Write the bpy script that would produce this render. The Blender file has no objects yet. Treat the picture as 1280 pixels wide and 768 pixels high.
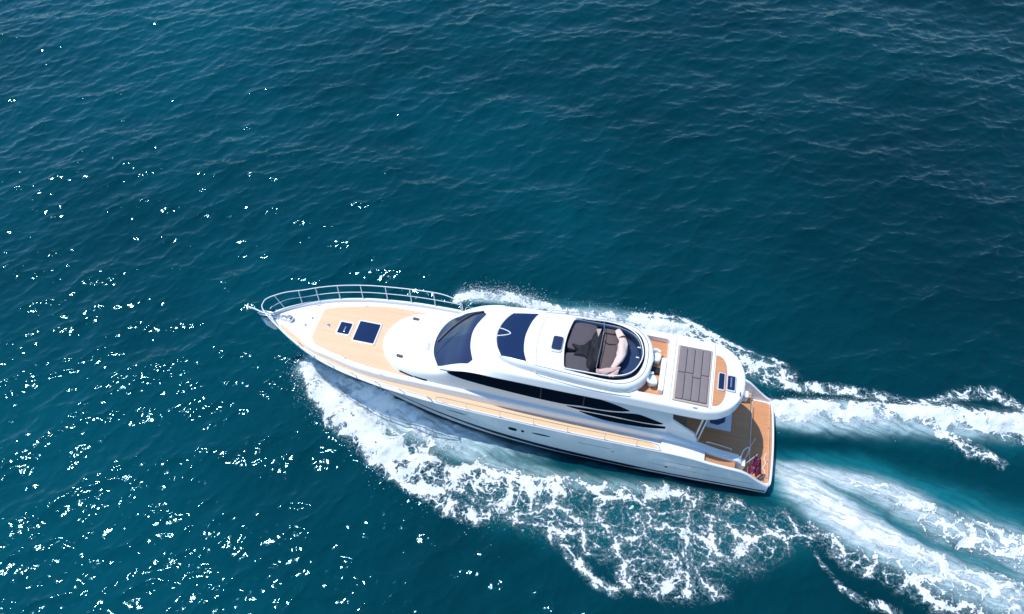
import bpy, bmesh, math, random
import numpy as np
from mathutils import Vector, Matrix
from mathutils.bvhtree import BVHTree
R = math.radians
random.seed(7)
scene = bpy.context.scene
C = scene.collection

# ---------------------------------------------------------------- camera
cam = bpy.data.cameras.new('camera'); co = bpy.data.objects.new('camera', cam); C.objects.link(co)
co.location = (0, 0, 27.447); co.rotation_euler = (R(90 - 52.507), 0, 0)
cam.sensor_width = 36; cam.lens = 26.47; cam.clip_end = 20000; cam.clip_start = 0.1
scene.camera = co

# ---------------------------------------------------------------- sky, sun, exposure
SUN_ELEV, SUN_AZ = 67.0, -71.0          # azimuth measured clockwise from +Y
wd = bpy.data.worlds.new('World'); scene.world = wd; wd.use_nodes = True
nt = wd.node_tree; bg = nt.nodes['Background']
sky = nt.nodes.new('ShaderNodeTexSky'); sky.sky_type = 'NISHITA'; sky.sun_disc = False
sky.sun_elevation = R(SUN_ELEV); sky.sun_rotation = R(SUN_AZ)
sky.air_density = 1.2; sky.dust_density = 0.0; sky.ozone_density = 1.6
tint = nt.nodes.new('ShaderNodeMix'); tint.data_type = 'RGBA'; tint.blend_type = 'MULTIPLY'; tint.inputs[0].default_value = 1
tint.inputs[7].default_value = (0.72, 0.94, 1.10, 1)
nt.links.new(sky.outputs[0], tint.inputs[6]); nt.links.new(tint.outputs[2], bg.inputs[0]); bg.inputs[1].default_value = 0.15
sl = bpy.data.lights.new('sun', 'SUN'); so = bpy.data.objects.new('sun', sl); C.objects.link(so)
sl.energy = 3.9; sl.angle = R(0.53); sl.color = (1, 0.975, 0.94)
sd = Vector((math.sin(R(SUN_AZ)) * math.cos(R(SUN_ELEV)), math.cos(R(SUN_AZ)) * math.cos(R(SUN_ELEV)), math.sin(R(SUN_ELEV))))
so.rotation_euler = sd.to_track_quat('Z', 'Y').to_euler(); so.location = (-40, 20, 60)
scene.view_settings.view_transform = 'Standard'; scene.view_settings.look = 'None'
scene.view_settings.exposure = 0.0; scene.view_settings.gamma = 1
scene.render.engine = 'CYCLES'
scene.cycles.max_bounces = 6
scene.cycles.sample_clamp_indirect = 6

# ---------------------------------------------------------------- helpers
def tag(o, label=None, cat=None, group=None, kind=None):
    if label: o['label'] = label
    if cat: o['category'] = cat
    if group: o['group'] = group
    if kind: o['kind'] = kind
    return o

def mesh(name, V, Fc, mat, parent=None, smooth=True, auto=None):
    me = bpy.data.meshes.new(name)
    me.from_pydata([tuple(v) for v in V], [], [tuple(f) for f in Fc]); me.validate(); me.update()
    bm = bmesh.new(); bm.from_mesh(me)
    bmesh.ops.recalc_face_normals(bm, faces=bm.faces)
    if auto:
        es = [e for e in bm.edges if len(e.link_faces) == 2 and e.calc_face_angle(0) > R(auto)]
        if es: bmesh.ops.split_edges(bm, edges=es)
    bm.to_mesh(me); bm.free()
    if smooth:
        me.polygons.foreach_set('use_smooth', [True] * len(me.polygons))
    if mat: me.materials.append(mat)
    o = bpy.data.objects.new(name, me); C.objects.link(o)
    if parent is not None: o.parent = parent
    return o

def empty(name, parent=None, loc=(0, 0, 0)):
    o = bpy.data.objects.new(name, None); C.objects.link(o); o.location = loc
    if parent is not None: o.parent = parent
    return o

class MB:
    """collects pieces of ONE part"""
    def __init__(s): s.V = []; s.F = []
    def add(s, V, F):
        n = len(s.V); s.V += [tuple(v) for v in V]; s.F += [tuple(i + n for i in f) for f in F]; return s
    def box(s, c, d, rz=0, bev=0.0, rx=0, ry=0):
        bm = bmesh.new(); bmesh.ops.create_cube(bm, size=1)
        bmesh.ops.scale(bm, vec=d, verts=bm.verts)
        if bev: bmesh.ops.bevel(bm, geom=list(bm.edges), offset=bev, segments=3, affect='EDGES', profile=0.5)
        M = Matrix.Translation(c) @ Matrix.Rotation(rz, 4, 'Z') @ Matrix.Rotation(ry, 4, 'Y') @ Matrix.Rotation(rx, 4, 'X')
        bmesh.ops.transform(bm, matrix=M, verts=bm.verts)
        bm.verts.index_update()
        s.add([v.co[:] for v in bm.verts], [[v.index for v in f.verts] for f in bm.faces]); bm.free(); return s
    def prism(s, pts, z0, z1, bev=0.0, seg=3):
        bm = bmesh.new(); vs = [bm.verts.new((x, y, z1)) for x, y in pts]; f = bm.faces.new(vs)
        f.normal_update()
        if f.normal.z < 0: f.normal_flip()
        r = bmesh.ops.extrude_face_region(bm, geom=[f])
        nv = [g for g in r['geom'] if isinstance(g, bmesh.types.BMVert)]
        bmesh.ops.translate(bm, vec=(0, 0, z0 - z1), verts=nv)
        if bev:
            top = [e for e in bm.edges if all(abs(v.co.z - z1) < 1e-6 for v in e.verts)]
            bmesh.ops.bevel(bm, geom=top, offset=bev, segments=seg, affect='EDGES', profile=0.5)
        bm.verts.index_update()
        s.add([v.co[:] for v in bm.verts], [[v.index for v in f.verts] for f in bm.faces]); bm.free(); return s
    def tube(s, P, r, n=8, closed=False):
        P = [Vector(p) for p in P]; m = len(P); rings = []
        rr = r if isinstance(r, (list, tuple)) else [r] * m
        up = Vector((0, 0, 1))
        for i in range(m):
            a = P[(i - 1) % m] if (closed or i > 0) else P[i]
            b = P[(i + 1) % m] if (closed or i < m - 1) else P[i]
            t = (b - a).normalized()
            u = t.cross(up)
            if u.length < 1e-3: u = t.cross(Vector((1, 0, 0)))
            u.normalize(); w = t.cross(u).normalized()
            rings.append([P[i] + (u * math.cos(2 * math.pi * k / n) + w * math.sin(2 * math.pi * k / n)) * rr[i] for k in range(n)])
        V = [v for g in rings for v in g]; F = []
        for i in range(m - 1 + (1 if closed else 0)):
            j = (i + 1) % m
            for k in range(n): F.append((i * n + k, i * n + (k + 1) % n, j * n + (k + 1) % n, j * n + k))
        if not closed: F.append(tuple(range(n))); F.append(tuple((m - 1) * n + k for k in range(n)))
        s.add([v[:] for v in V], F); return s
    def build(s, name, mat, parent=None, smooth=True, auto=40):
        return mesh(name, s.V, s.F, mat, parent, smooth, auto)

def smoothline(P, n=8, closed=False):
    """Catmull-Rom through points"""
    P = [np.array(p, float) for p in P]; out = []; m = len(P)
    for i in range(m if closed else m - 1):
        p0 = P[(i - 1) % m] if (closed or i > 0) else P[i] * 2 - P[i + 1]
        p1 = P[i]; p2 = P[(i + 1) % m]
        p3 = P[(i + 2) % m] if (closed or i < m - 2) else p2 * 2 - p1
        for k in range(n):
            t = k / n
            out.append(0.5 * ((2 * p1) + (-p0 + p2) * t + (2 * p0 - 5 * p1 + 4 * p2 - p3) * t * t + (-p0 + 3 * p1 - 3 * p2 + p3) * t ** 3))
    if not closed: out.append(P[-1])
    return [tuple(float(c) for c in q) for q in out]

def mono(xs, ys):
    """monotone cubic interpolation"""
    xs = np.array(xs, float); ys = np.array(ys, float)
    o = np.argsort(xs); xs = xs[o]; ys = ys[o]
    h = np.diff(xs); d = np.diff(ys) / h; m = np.zeros(len(xs))
    m[0] = d[0]; m[-1] = d[-1]
    for i in range(1, len(xs) - 1):
        m[i] = 0 if d[i - 1] * d[i] <= 0 else 2 * d[i - 1] * d[i] / (d[i - 1] + d[i])
    def f(x):
        x = min(max(x, xs[0]), xs[-1]); i = min(int(np.searchsorted(xs, x, side='right')) - 1, len(h) - 1)
        t = (x - xs[i]) / h[i]
        return float((2*t**3-3*t*t+1)*ys[i] + (t**3-2*t*t+t)*h[i]*m[i] + (-2*t**3+3*t*t)*ys[i+1] + (t**3-t*t)*h[i]*m[i+1])
    return f

def chaikin(P, it=2):
    for _ in range(it):
        Q = [P[0]]
        for a, b in zip(P[:-1], P[1:]):
            Q.append(a * 0.75 + b * 0.25); Q.append(a * 0.25 + b * 0.75)
        Q.append(P[-1]); P = Q
    return P

def fillet(P, r=0.07, seg=4):
    Q = [P[0]]
    for a, b, c in zip(P[:-2], P[1:-1], P[2:]):
        u = a - b; v = c - b; lu = np.linalg.norm(u) + 1e-9; lv = np.linalg.norm(v) + 1e-9
        k = min(r, lu * .45, lv * .45); p = b + u / lu * k; q = b + v / lv * k
        Q.append(b + u / lu * min(k * 1.15, lu * .48))
        for i in range(seg + 1):
            t = i / seg; Q.append(p * (1 - t) ** 2 + b * 2 * t * (1 - t) + q * t * t)
        Q.append(b + v / lv * min(k * 1.15, lv * .48))
    Q.append(P[-1]); return Q

def loft_geo(table, xs, it=2, closed_bottom=True, r=None):
    """table: list of (x, [(y,z)...]) half sections from the outside bottom to the centre top; mirrored."""
    T = sorted(table, key=lambda t: t[0]); n = len(T[0][1])
    fx = [t[0] for t in T]
    fy = [[mono(fx, [t[1][k][c] for t in T]) for c in (0, 1)] for k in range(n)]
    V = []; rings = []
    for x in xs:
        pts = [np.array([fy[k][0](x), fy[k][1](x)]) for k in range(n)]
        pts = chaikin(pts, it) if r is None else fillet(pts, r)
        full = [(x, q[0], q[1]) for q in pts] + [(x, -q[0], q[1]) for q in pts[-2::-1]]
        rings.append(len(full)); V += full
    m = rings[0]; F = []
    for i in range(len(xs) - 1):
        for k in range(m - 1):
            F.append((i*m+k, i*m+k+1, (i+1)*m+k+1, (i+1)*m+k))
        if closed_bottom: F.append((i*m+m-1, i*m, (i+1)*m, (i+1)*m+m-1))
    F.append(tuple(range(m))); F.append(tuple((len(xs)-1)*m+k for k in range(m)))
    return V, F

def bvh(o):
    me = o.data
    return BVHTree.FromPolygons([v.co[:] for v in me.vertices], [p.vertices[:] for p in me.polygons])

def drape(name, tree, c0, c1, mat, parent, axis='z', nu=30, nv=16, off=0.008, th=0.03, start=20.0, sgn=1):
    """a thin shell laid on a surface between the two plan curves c0(u) and c1(u)"""
    A = [np.array(q) for q in resample(c0, nu)]; B = [np.array(q) for q in resample(c1, nu)]
    V = []; ok = True
    for i in range(nu):
        for j in range(nv):
            q = A[i] + (B[i] - A[i]) * (j / (nv - 1))
            if axis == 'z': o_ = Vector((q[0], q[1], start)); d = Vector((0, 0, -1))
            else: o_ = Vector((q[0], sgn * start, q[1])); d = Vector((0, -sgn, 0))
            h, nrm, _, _ = tree.ray_cast(o_, d)
            if h is None:
                h = Vector(V[-1][0]) if V else Vector((q[0], q[1], 0)); nrm = Vector(V[-1][1]) if V else Vector((0, 0, 1))
            if nrm.dot(d) > 0: nrm = -nrm
            V.append((h, nrm))
    top = [(h + n * off)[:] for h, n in V]; bot = [(h - n * th)[:] for h, n in V]
    N = nu * nv; F = []
    idx = lambda i, j: i * nv + j
    for i in range(nu - 1):
        for j in range(nv - 1):
            F.append((idx(i, j), idx(i+1, j), idx(i+1, j+1), idx(i, j+1)))
            F.append((N+idx(i, j), N+idx(i, j+1), N+idx(i+1, j+1), N+idx(i+1, j)))
    for i in range(nu - 1):
        for j in (0, nv - 1): F.append((idx(i, j), idx(i+1, j), N+idx(i+1, j), N+idx(i, j)))
    for j in range(nv - 1):
        for i in (0, nu - 1): F.append((idx(i, j), idx(i, j+1), N+idx(i, j+1), N+idx(i, j)))
    return mesh(name, top + bot, F, mat, parent, True, 50)

def resample(P, n):
    P = np.array(P, float); d = np.r_[0, np.cumsum(np.linalg.norm(np.diff(P, axis=0), axis=1))]
    t = np.linspace(0, d[-1], n)
    return list(np.stack([np.interp(t, d, P[:, k]) for k in range(P.shape[1])], 1))

def boolean(o, cutters, op='DIFFERENCE'):
    for c in cutters:
        md = o.modifiers.new('b', 'BOOLEAN'); md.object = c; md.operation = op; md.solver = 'EXACT'
    dg = bpy.context.evaluated_depsgraph_get(); dg.update()
    me = bpy.data.meshes.new_from_object(o.evaluated_get(dg))
    o.modifiers.clear(); old = o.data; o.data = me; me.name = old.name
    for c in cutters: bpy.data.objects.remove(c)
    bm = bmesh.new(); bm.from_mesh(me)
    for e in bm.edges: e.smooth = not (len(e.link_faces) == 2 and e.calc_face_angle(0) > R(38))
    bm.to_mesh(me); bm.free()
    me.polygons.foreach_set('use_smooth', [True] * len(me.polygons))
    return o

# ---------------------------------------------------------------- materials
def newmat(name):
    m = bpy.data.materials.new(name); m.use_nodes = True
    return m, m.node_tree.nodes, m.node_tree.links, m.node_tree.nodes['Principled BSDF']

def plain(name, col, rough=0.4, metal=0.0, var=0.06, scale=3.0, coat=0.0, bump=0.0, bscale=60):
    m, N, L, P = newmat(name)
    tc = N.new('ShaderNodeTexCoord'); no = N.new('ShaderNodeTexNoise'); no.inputs['Scale'].default_value = scale; no.inputs['Detail'].default_value = 6
    L.new(tc.outputs['Object'], no.inputs['Vector'])
    mx = N.new('ShaderNodeMix'); mx.data_type = 'RGBA'
    mx.inputs[6].default_value = (*[c * (1 - var) for c in col], 1); mx.inputs[7].default_value = (*[min(1, c * (1 + var)) for c in col], 1)
    L.new(no.outputs[0], mx.inputs[0]); L.new(mx.outputs[2], P.inputs['Base Color'])
    P.inputs['Roughness'].default_value = rough; P.inputs['Metallic'].default_value = metal
    P.inputs['Coat Weight'].default_value = coat; P.inputs['Coat Roughness'].default_value = 0.05
    if bump:
        n2 = N.new('ShaderNodeTexNoise'); n2.inputs['Scale'].default_value = bscale; n2.inputs['Detail'].default_value = 3
        L.new(tc.outputs['Object'], n2.inputs['Vector'])
        b = N.new('ShaderNodeBump'); b.inputs['Strength'].default_value = bump; b.inputs['Distance'].default_value = 0.01
        L.new(n2.outputs[0], b.inputs['Height']); L.new(b.outputs[0], P.inputs['Normal'])
    return m

def teak(name, c1, c2, plank=0.055):
    m, N, L, P = newmat(name)
    tc = N.new('ShaderNodeTexCoord'); sp = N.new('ShaderNodeSeparateXYZ'); L.new(tc.outputs['Object'], sp.inputs[0])
    dv = N.new('ShaderNodeMath'); dv.operation = 'DIVIDE'; dv.inputs[1].default_value = plank; L.new(sp.outputs[1], dv.inputs[0])
    fr = N.new('ShaderNodeMath'); fr.operation = 'FRACT'; L.new(dv.outputs[0], fr.inputs[0])
    fl = N.new('ShaderNodeMath'); fl.operation = 'FLOOR'; L.new(dv.outputs[0], fl.inputs[0])
    gt = N.new('ShaderNodeMath'); gt.operation = 'GREATER_THAN'; gt.inputs[1].default_value = 0.1; L.new(fr.outputs[0], gt.inputs[0])
    wn = N.new('ShaderNodeTexWhiteNoise'); wn.noise_dimensions = '1D'; L.new(fl.outputs[0], wn.inputs['W'])
    mp = N.new('ShaderNodeMapping'); mp.inputs['Scale'].default_value = (2.5, 30, 30); L.new(tc.outputs['Object'], mp.inputs[0])
    no = N.new('ShaderNodeTexNoise'); no.inputs['Scale'].default_value = 1.0; no.inputs['Detail'].default_value = 5; L.new(mp.outputs[0], no.inputs['Vector'])
    n3 = N.new('ShaderNodeTexNoise'); n3.inputs['Scale'].default_value = 0.9; n3.inputs['Detail'].default_value = 4; L.new(tc.outputs['Object'], n3.inputs['Vector'])
    a = N.new('ShaderNodeMath'); a.operation = 'ADD'; L.new(wn.outputs[0], a.inputs[0]); L.new(no.outputs[0], a.inputs[1])
    a2 = N.new('ShaderNodeMath'); a2.operation = 'ADD'; L.new(a.outputs[0], a2.inputs[0]); L.new(n3.outputs[0], a2.inputs[1])
    b = N.new('ShaderNodeMath'); b.operation = 'MULTIPLY'; b.inputs[1].default_value = 0.333; L.new(a2.outputs[0], b.inputs[0])
    mx = N.new('ShaderNodeMix'); mx.data_type = 'RGBA'; mx.inputs[6].default_value = (*c1, 1); mx.inputs[7].default_value = (*c2, 1); L.new(b.outputs[0], mx.inputs[0])
    m2 = N.new('ShaderNodeMix'); m2.data_type = 'RGBA'; m2.inputs[6].default_value = (*[c * 0.55 for c in c1], 1)
    L.new(gt.outputs[0], m2.inputs[0]); L.new(mx.outputs[2], m2.inputs[7]); L.new(m2.outputs[2], P.inputs['Base Color'])
    P.inputs['Roughness'].default_value = 0.6
    return m

GEL = plain('white_gelcoat', (0.85, 0.85, 0.84), 0.28, 0, 0.03, 0.7, coat=0.4)
GELM = plain('nonslip_white', (0.76, 0.75, 0.73), 0.55, 0, 0.04, 1.2, bump=0.15, bscale=90)
GREYW = plain('pale_grey_gelcoat', (0.62, 0.63, 0.65), 0.35, 0, 0.04, 1.0)
TEAK_F = teak('teak_bleached', (0.76, 0.47, 0.27), (0.90, 0.64, 0.41))
TEAK = teak('teak_warm', (0.52, 0.225, 0.095), (0.74, 0.36, 0.17))
NAVYG = plain('blue_tinted_glass', (0.008, 0.022, 0.075), 0.06, 0, 0.1, 1.5, coat=0.5)
NAVYW = plain('windscreen_glass', (0.022, 0.034, 0.085), 0.08, 0, 0.15, 1.2, coat=0.5)
BLACKG = plain('black_tinted_glass', (0.006, 0.012, 0.022), 0.12, 0, 0.1, 1.0)
BLACKG.node_tree.nodes['Principled BSDF'].inputs['Specular IOR Level'].default_value = 0.0
BLACKG.node_tree.nodes['Principled BSDF'].inputs['IOR'].default_value = 1.08
STRIPE = plain('navy_boot_stripe', (0.010, 0.014, 0.045), 0.25, 0, 0.1, 1.0)
BOTTOM = plain('bottom_paint', (0.015, 0.018, 0.04), 0.5, 0, 0.1, 1.0)
STEEL = plain('polished_steel', (0.75, 0.77, 0.80), 0.18, 0.9, 0.05, 8)
WSTEEL = plain('white_painted_tube', (0.86, 0.87, 0.88), 0.3, 0.0, 0.03, 8)
DARK = plain('black_rubber', (0.012, 0.012, 0.014), 0.5, 0, 0.2, 6)
BLACKF = plain('black_canvas', (0.005, 0.005, 0.009), 0.75, 0, 0.3, 5, bump=0.3, bscale=25)
GREYC = plain('grey_upholstery', (0.09, 0.078, 0.092), 0.85, 0, 0.1, 5, bump=0.35, bscale=80)
BROWNC = plain('taupe_upholstery', (0.12, 0.088, 0.088), 0.85, 0, 0.12, 5, bump=0.35, bscale=60)
PADC = plain('sunpad_upholstery', (0.22, 0.185, 0.19), 0.85, 0, 0.08, 4, bump=0.3, bscale=80)
CREAM = plain('cream_fabric', (0.74, 0.58, 0.50), 0.8, 0, 0.08, 4, bump=0.5, bscale=22)
PINKC = plain('pale_pink_fabric', (0.62, 0.42, 0.38), 0.8, 0, 0.10, 4, bump=0.5, bscale=22)
NAVYT = plain('navy_canvas', (0.008, 0.035, 0.105), 0.45, 0, 0.2, 3, bump=0.4, bscale=18)
TANF = plain('tan_frame', (0.50, 0.40, 0.32), 0.5, 0, 0.05, 3)
SALOON = plain('saloon_upholstery', (0.20, 0.13, 0.09), 0.7, 0, 0.1, 3)  # plain brown upholstery for the cockpit sofa

def ensign_mat():
    m, N, L, P = newmat('magenta_patterned_cloth')
    tc = N.new('ShaderNodeTexCoord'); v = N.new('ShaderNodeTexVoronoi'); v.inputs['Scale'].default_value = 9
    L.new(tc.outputs['Object'], v.inputs['Vector'])
    cr = N.new('ShaderNodeValToRGB'); cr.color_ramp.elements[0].color = (0.42, 0.16, 0.24, 1); cr.color_ramp.elements[1].color = (0.15, 0.006, 0.045, 1)
    cr.color_ramp.elements[0].position = 0.15; cr.color_ramp.elements[1].position = 0.42
    L.new(v.outputs['Distance'], cr.inputs[0]); L.new(cr.outputs[0], P.inputs['Base Color']); P.inputs['Roughness'].default_value = 0.8
    return m
CLOTH = ensign_mat()
# ---------------------------------------------------------------- water
WAKE = {
  'foam': [
    [(-9.08, 17.82, 0.24, 0.8), (-8.3, 16.61, 0.47, 1), (-6.93, 15.27, 0.68, 1.05), (-5.32, 14.07, 0.74, 1.0), (-3.81, 13.36, 0.73, 0.8), (-2.51, 12.75, 0.72, 0.7), (-0.62, 12.51, 0.79, 0.7), (1.55, 12.21, 0.64, 0.6), (3.7, 11.95, 0.53, 0.6), (6.16, 11.82, 0.5, 0.6), (8.56, 11.5, 0.42, 0.55)],
    [(-5.43, 13.64, 0.51, 0.8), (-3.75, 12.55, 0.54, 0.7), (-2.45, 11.56, 0.42, 0.8), (-1.36, 11.08, 0.31, 0.8), (-0.46, 11.31, 0.28, 0.6), (0.31, 11.72, 0.35, 0.5)],
    [(-1.24, 12.21, 0.93, 0.48), (1.22, 11.24, 1.12, 0.47), (3.6, 10.55, 1.45, 0.46), (5.94, 10.16, 1.71, 0.46), (8.32, 10.16, 1.57, 0.44), (10.35, 10.62, 0.97, 0.43)],
    [(1.51, 10.93, 0.28, 0.6), (2.12, 9.71, 0.27, 0.6), (2.88, 8.78, 0.3, 0.6), (3.72, 8.41, 0.33, 0.45)],
    [(4.34, 8.98, 0.73, 0.5), (6.04, 8.69, 0.79, 0.5), (7.43, 8.41, 0.53, 0.4)],
    [(10.44, 10.99, 0.14, 0.55), (10.82, 10.31, 0.14, 0.45), (11.23, 9.33, 0.13, 0.42), (11.65, 8.38, 0.16, 0.45), (12.41, 7.83, 0.23, 0.45), (13.33, 7.61, 0.26, 0.5)],
    [(11.09, 10.55, 0.48, 0.55), (12.36, 9.71, 0.74, 0.5), (13.9, 8.98, 0.87, 0.55), (15.34, 8.13, 0.98, 0.55), (17.36, 7.51, 0.97, 0.5)],
    [(10.94, 12.55, 0.36, 0.2), (11.96, 11.63, 0.56, 0.4), (13.19, 10.55, 0.62, 0.45), (14.42, 9.71, 0.68, 0.5), (15.63, 8.98, 0.8, 0.6), (17.33, 8.13, 0.98, 0.7), (18.79, 7.59, 0.97, 0.7)],
    [(11.36, 13.02, 0.29, 0.2), (12.28, 12.88, 0.36, 0.35), (13.71, 12.38, 0.5, 0.45), (15.31, 11.56, 0.56, 0.62), (16.26, 10.77, 0.69, 0.68), (17.86, 10.25, 0.82, 0.62), (19.29, 9.41, 1.01, 0.62)],
    [(10.82, 15.69, 0.46, 1.1), (11.98, 15.69, 0.46, 1.1), (13.96, 15.61, 0.46, 1.0), (15.93, 15.53, 0.42, 1.0), (17.84, 15.31, 0.49, 0.95), (19.71, 15.01, 0.68, 0.85), (21.56, 14.72, 0.83, 0.8)],
    [(16.88, 15.38, 0.3, 0.6), (17.61, 14.64, 0.45, 0.6), (18.49, 13.92, 0.44, 0.6), (19.52, 13.29, 0.29, 0.45)],
    [(10.77, 17.09, 0.31, 0.55), (12.24, 16.77, 0.31, 0.6), (13.93, 16.73, 0.31, 0.6), (15.51, 16.34, 0.31, 0.55), (17.04, 15.88, 0.31, 0.5), (18.2, 16.15, 0.35, 0.5), (19.35, 16.53, 0.39, 0.5), (20.44, 16.46, 0.39, 0.52), (21.06, 16.07, 0.35, 0.5), (21.41, 15.53, 0.31, 0.5)],
    [(-2.4, 21.33, 0.34, 1.0), (-1.48, 21.62, 0.43, 1.0), (0.0, 21.43, 0.38, 0.95), (1.47, 20.87, 0.34, 0.8), (2.91, 20.5, 0.25, 0.6), (4.71, 20.23, 0.29, 0.7), (5.78, 20.05, 0.42, 0.9), (7.19, 19.79, 0.54, 0.85), (8.5, 19.0, 0.57, 0.65), (9.78, 18.24, 0.64, 0.55), (11.01, 17.41, 0.71, 0.55), (11.97, 17.09, 0.55, 0.55)],
    [(5.45, 20.41, 0.17, 0.8), (6.73, 20.46, 0.21, 0.95), (7.78, 20.19, 0.21, 0.8), (8.58, 19.52, 0.21, 0.7), (10.22, 18.7, 0.16, 0.6), (11.96, 17.82, 0.16, 0.5)],
    [(-8.71, 17.66, 0.32, 0.7), (-8.15, 17.17, 0.51, 0.75), (-6.72, 16.15, 0.66, 0.7), (-4.59, 14.94, 0.57, 0.55), (-2.57, 13.92, 0.41, 0.42), (0.0, 12.95, 0.29, 0.3)],
  ],
  'mist': [
    [(-8.83, 17.74, 0.4, 0.85), (-7.29, 16.61, 0.78, 0.9), (-4.96, 15.38, 0.76, 0.75), (-2.58, 14.14, 0.56, 0.5), (0.0, 12.95, 0.43, 0.34), (3.11, 12.35, 0.36, 0.25), (6.47, 11.89, 0.28, 0.2)],
    [(10.64, 12.88, 0.36, 0.7), (11.19, 12.28, 0.71, 1.0), (12.69, 10.93, 0.76, 1.05), (14.17, 9.86, 0.68, 0.95), (15.63, 8.98, 0.8, 0.65), (17.33, 8.13, 0.85, 0.6), (18.79, 7.59, 0.84, 0.6)],
    [(10.6, 13.16, 0.29, 0.6), (11.96, 12.88, 0.43, 0.7), (13.71, 12.38, 0.54, 0.75), (15.31, 11.56, 0.6, 0.75), (16.26, 10.77, 0.62, 0.5), (17.86, 10.25, 0.75, 0.45), (19.29, 9.41, 1.01, 0.5)],
    [(10.79, 15.53, 0.46, 0.75), (11.91, 15.38, 0.53, 0.7), (13.88, 15.31, 0.57, 0.6), (15.81, 15.16, 0.53, 0.5), (17.71, 14.94, 0.53, 0.45), (19.97, 14.83, 0.53, 0.4)],
    [(-2.22, 21.43, 0.34, 0.6), (0.0, 21.33, 0.34, 0.6), (1.83, 20.69, 0.25, 0.4), (5.79, 20.14, 0.33, 0.4), (7.53, 19.65, 0.41, 0.35)],
  ],
  'aer': [
    [(10.52, 13.5, 0.44, 0.5), (12.1, 13.43, 0.48, 0.7), (13.85, 12.88, 0.8, 0.8), (15.46, 12.02, 0.92, 0.8), (17.52, 10.93, 1.18, 0.75), (19.48, 9.86, 1.43, 0.75)],
    [(10.47, 12.55, 0.86, 0.95), (13.25, 10.77, 1.25, 0.95), (16.26, 9.12, 1.4, 0.9), (18.69, 7.99, 1.5, 0.8)],
    [(-8.62, 17.53, 0.56, 0.8), (-6.67, 15.76, 0.92, 0.9), (-3.9, 14.46, 0.97, 0.8), (1.88, 12.55, 0.58, 0.3), (7.37, 11.72, 0.49, 0.25)],
    [(10.74, 15.31, 0.61, 0.45), (15.13, 15.08, 0.68, 0.4), (20.8, 14.46, 0.9, 0.3)],
    [(-1.48, 21.33, 0.59, 0.5), (7.5, 19.43, 0.74, 0.5), (11.01, 17.41, 0.79, 0.4)],
    [(-1.23, 11.89, 0.85, 0.3), (1.82, 11.24, 1.19, 0.35), (6.58, 10.46, 1.51, 0.35), (10.2, 10.62, 1.17, 0.35)],
  ],
  'height': [
    [(-8.52, 16.93, 0.47, 0.45), (-6.94, 15.31, 0.61, 0.6), (-5.32, 14.07, 0.59, 0.5), (-2.51, 12.71, 0.65, 0.22), (1.86, 12.15, 0.64, 0.15), (6.45, 11.72, 0.64, 0.12)],
    [(-2.22, 21.33, 0.51, 0.25), (0.74, 21.15, 0.42, 0.2), (7.21, 19.96, 0.5, 0.22), (9.81, 18.36, 0.56, 0.18), (11.85, 17.33, 0.55, 0.15)],
    [(10.82, 15.69, 0.46, 0.25), (13.98, 15.69, 0.54, 0.4), (17.9, 15.46, 0.53, 0.35), (21.02, 15.01, 0.6, 0.35)],
    [(11.17, 13.57, 0.73, -0.25), (14.68, 13.57, 0.95, -0.3), (19.07, 12.55, 0.93, -0.2)],
    [(11.17, 12.21, 0.79, 0.15), (13.71, 10.31, 0.75, 0.3), (17.33, 8.13, 0.78, 0.3)],
    [(13.71, 12.38, 0.64, 0.15), (16.31, 10.93, 0.69, 0.25), (18.89, 9.86, 0.81, 0.2)],
    [(14.55, 11.08, 0.35, -0.15), (16.48, 9.71, 0.41, -0.2)],
  ],
}
def stroke_field(X, Y, strokes, mode='max'):
    out = np.zeros_like(X)
    for st in strokes:
        best = np.zeros_like(X)
        xs = [q[0] for q in st]; ys = [q[1] for q in st]; mw = max(q[2] for q in st) * 2.6
        msk = (X > min(xs) - mw) & (X < max(xs) + mw) & (Y > min(ys) - mw) & (Y < max(ys) + mw)
        if not msk.any(): continue
        x = X[msk]; y = Y[msk]; b = np.zeros_like(x)
        for (x0, y0, w0, v0), (x1, y1, w1, v1) in zip(st[:-1], st[1:]):
            dx, dy = x1 - x0, y1 - y0; t = np.clip(((x - x0) * dx + (y - y0) * dy) / (dx * dx + dy * dy), 0, 1)
            d = np.hypot(x - x0 - t * dx, y - y0 - t * dy); w = w0 + (w1 - w0) * t; v = v0 + (v1 - v0) * t
            g = v * np.exp(-(d / (w * 1.25)) ** 2 * 1.1 * (d / w + 0.3))
            b = np.where(np.abs(g) > np.abs(b), g, b)
        best[msk] = b
        if mode == 'max': out = np.maximum(out, best)
        else: out = out + best
    return out

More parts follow.
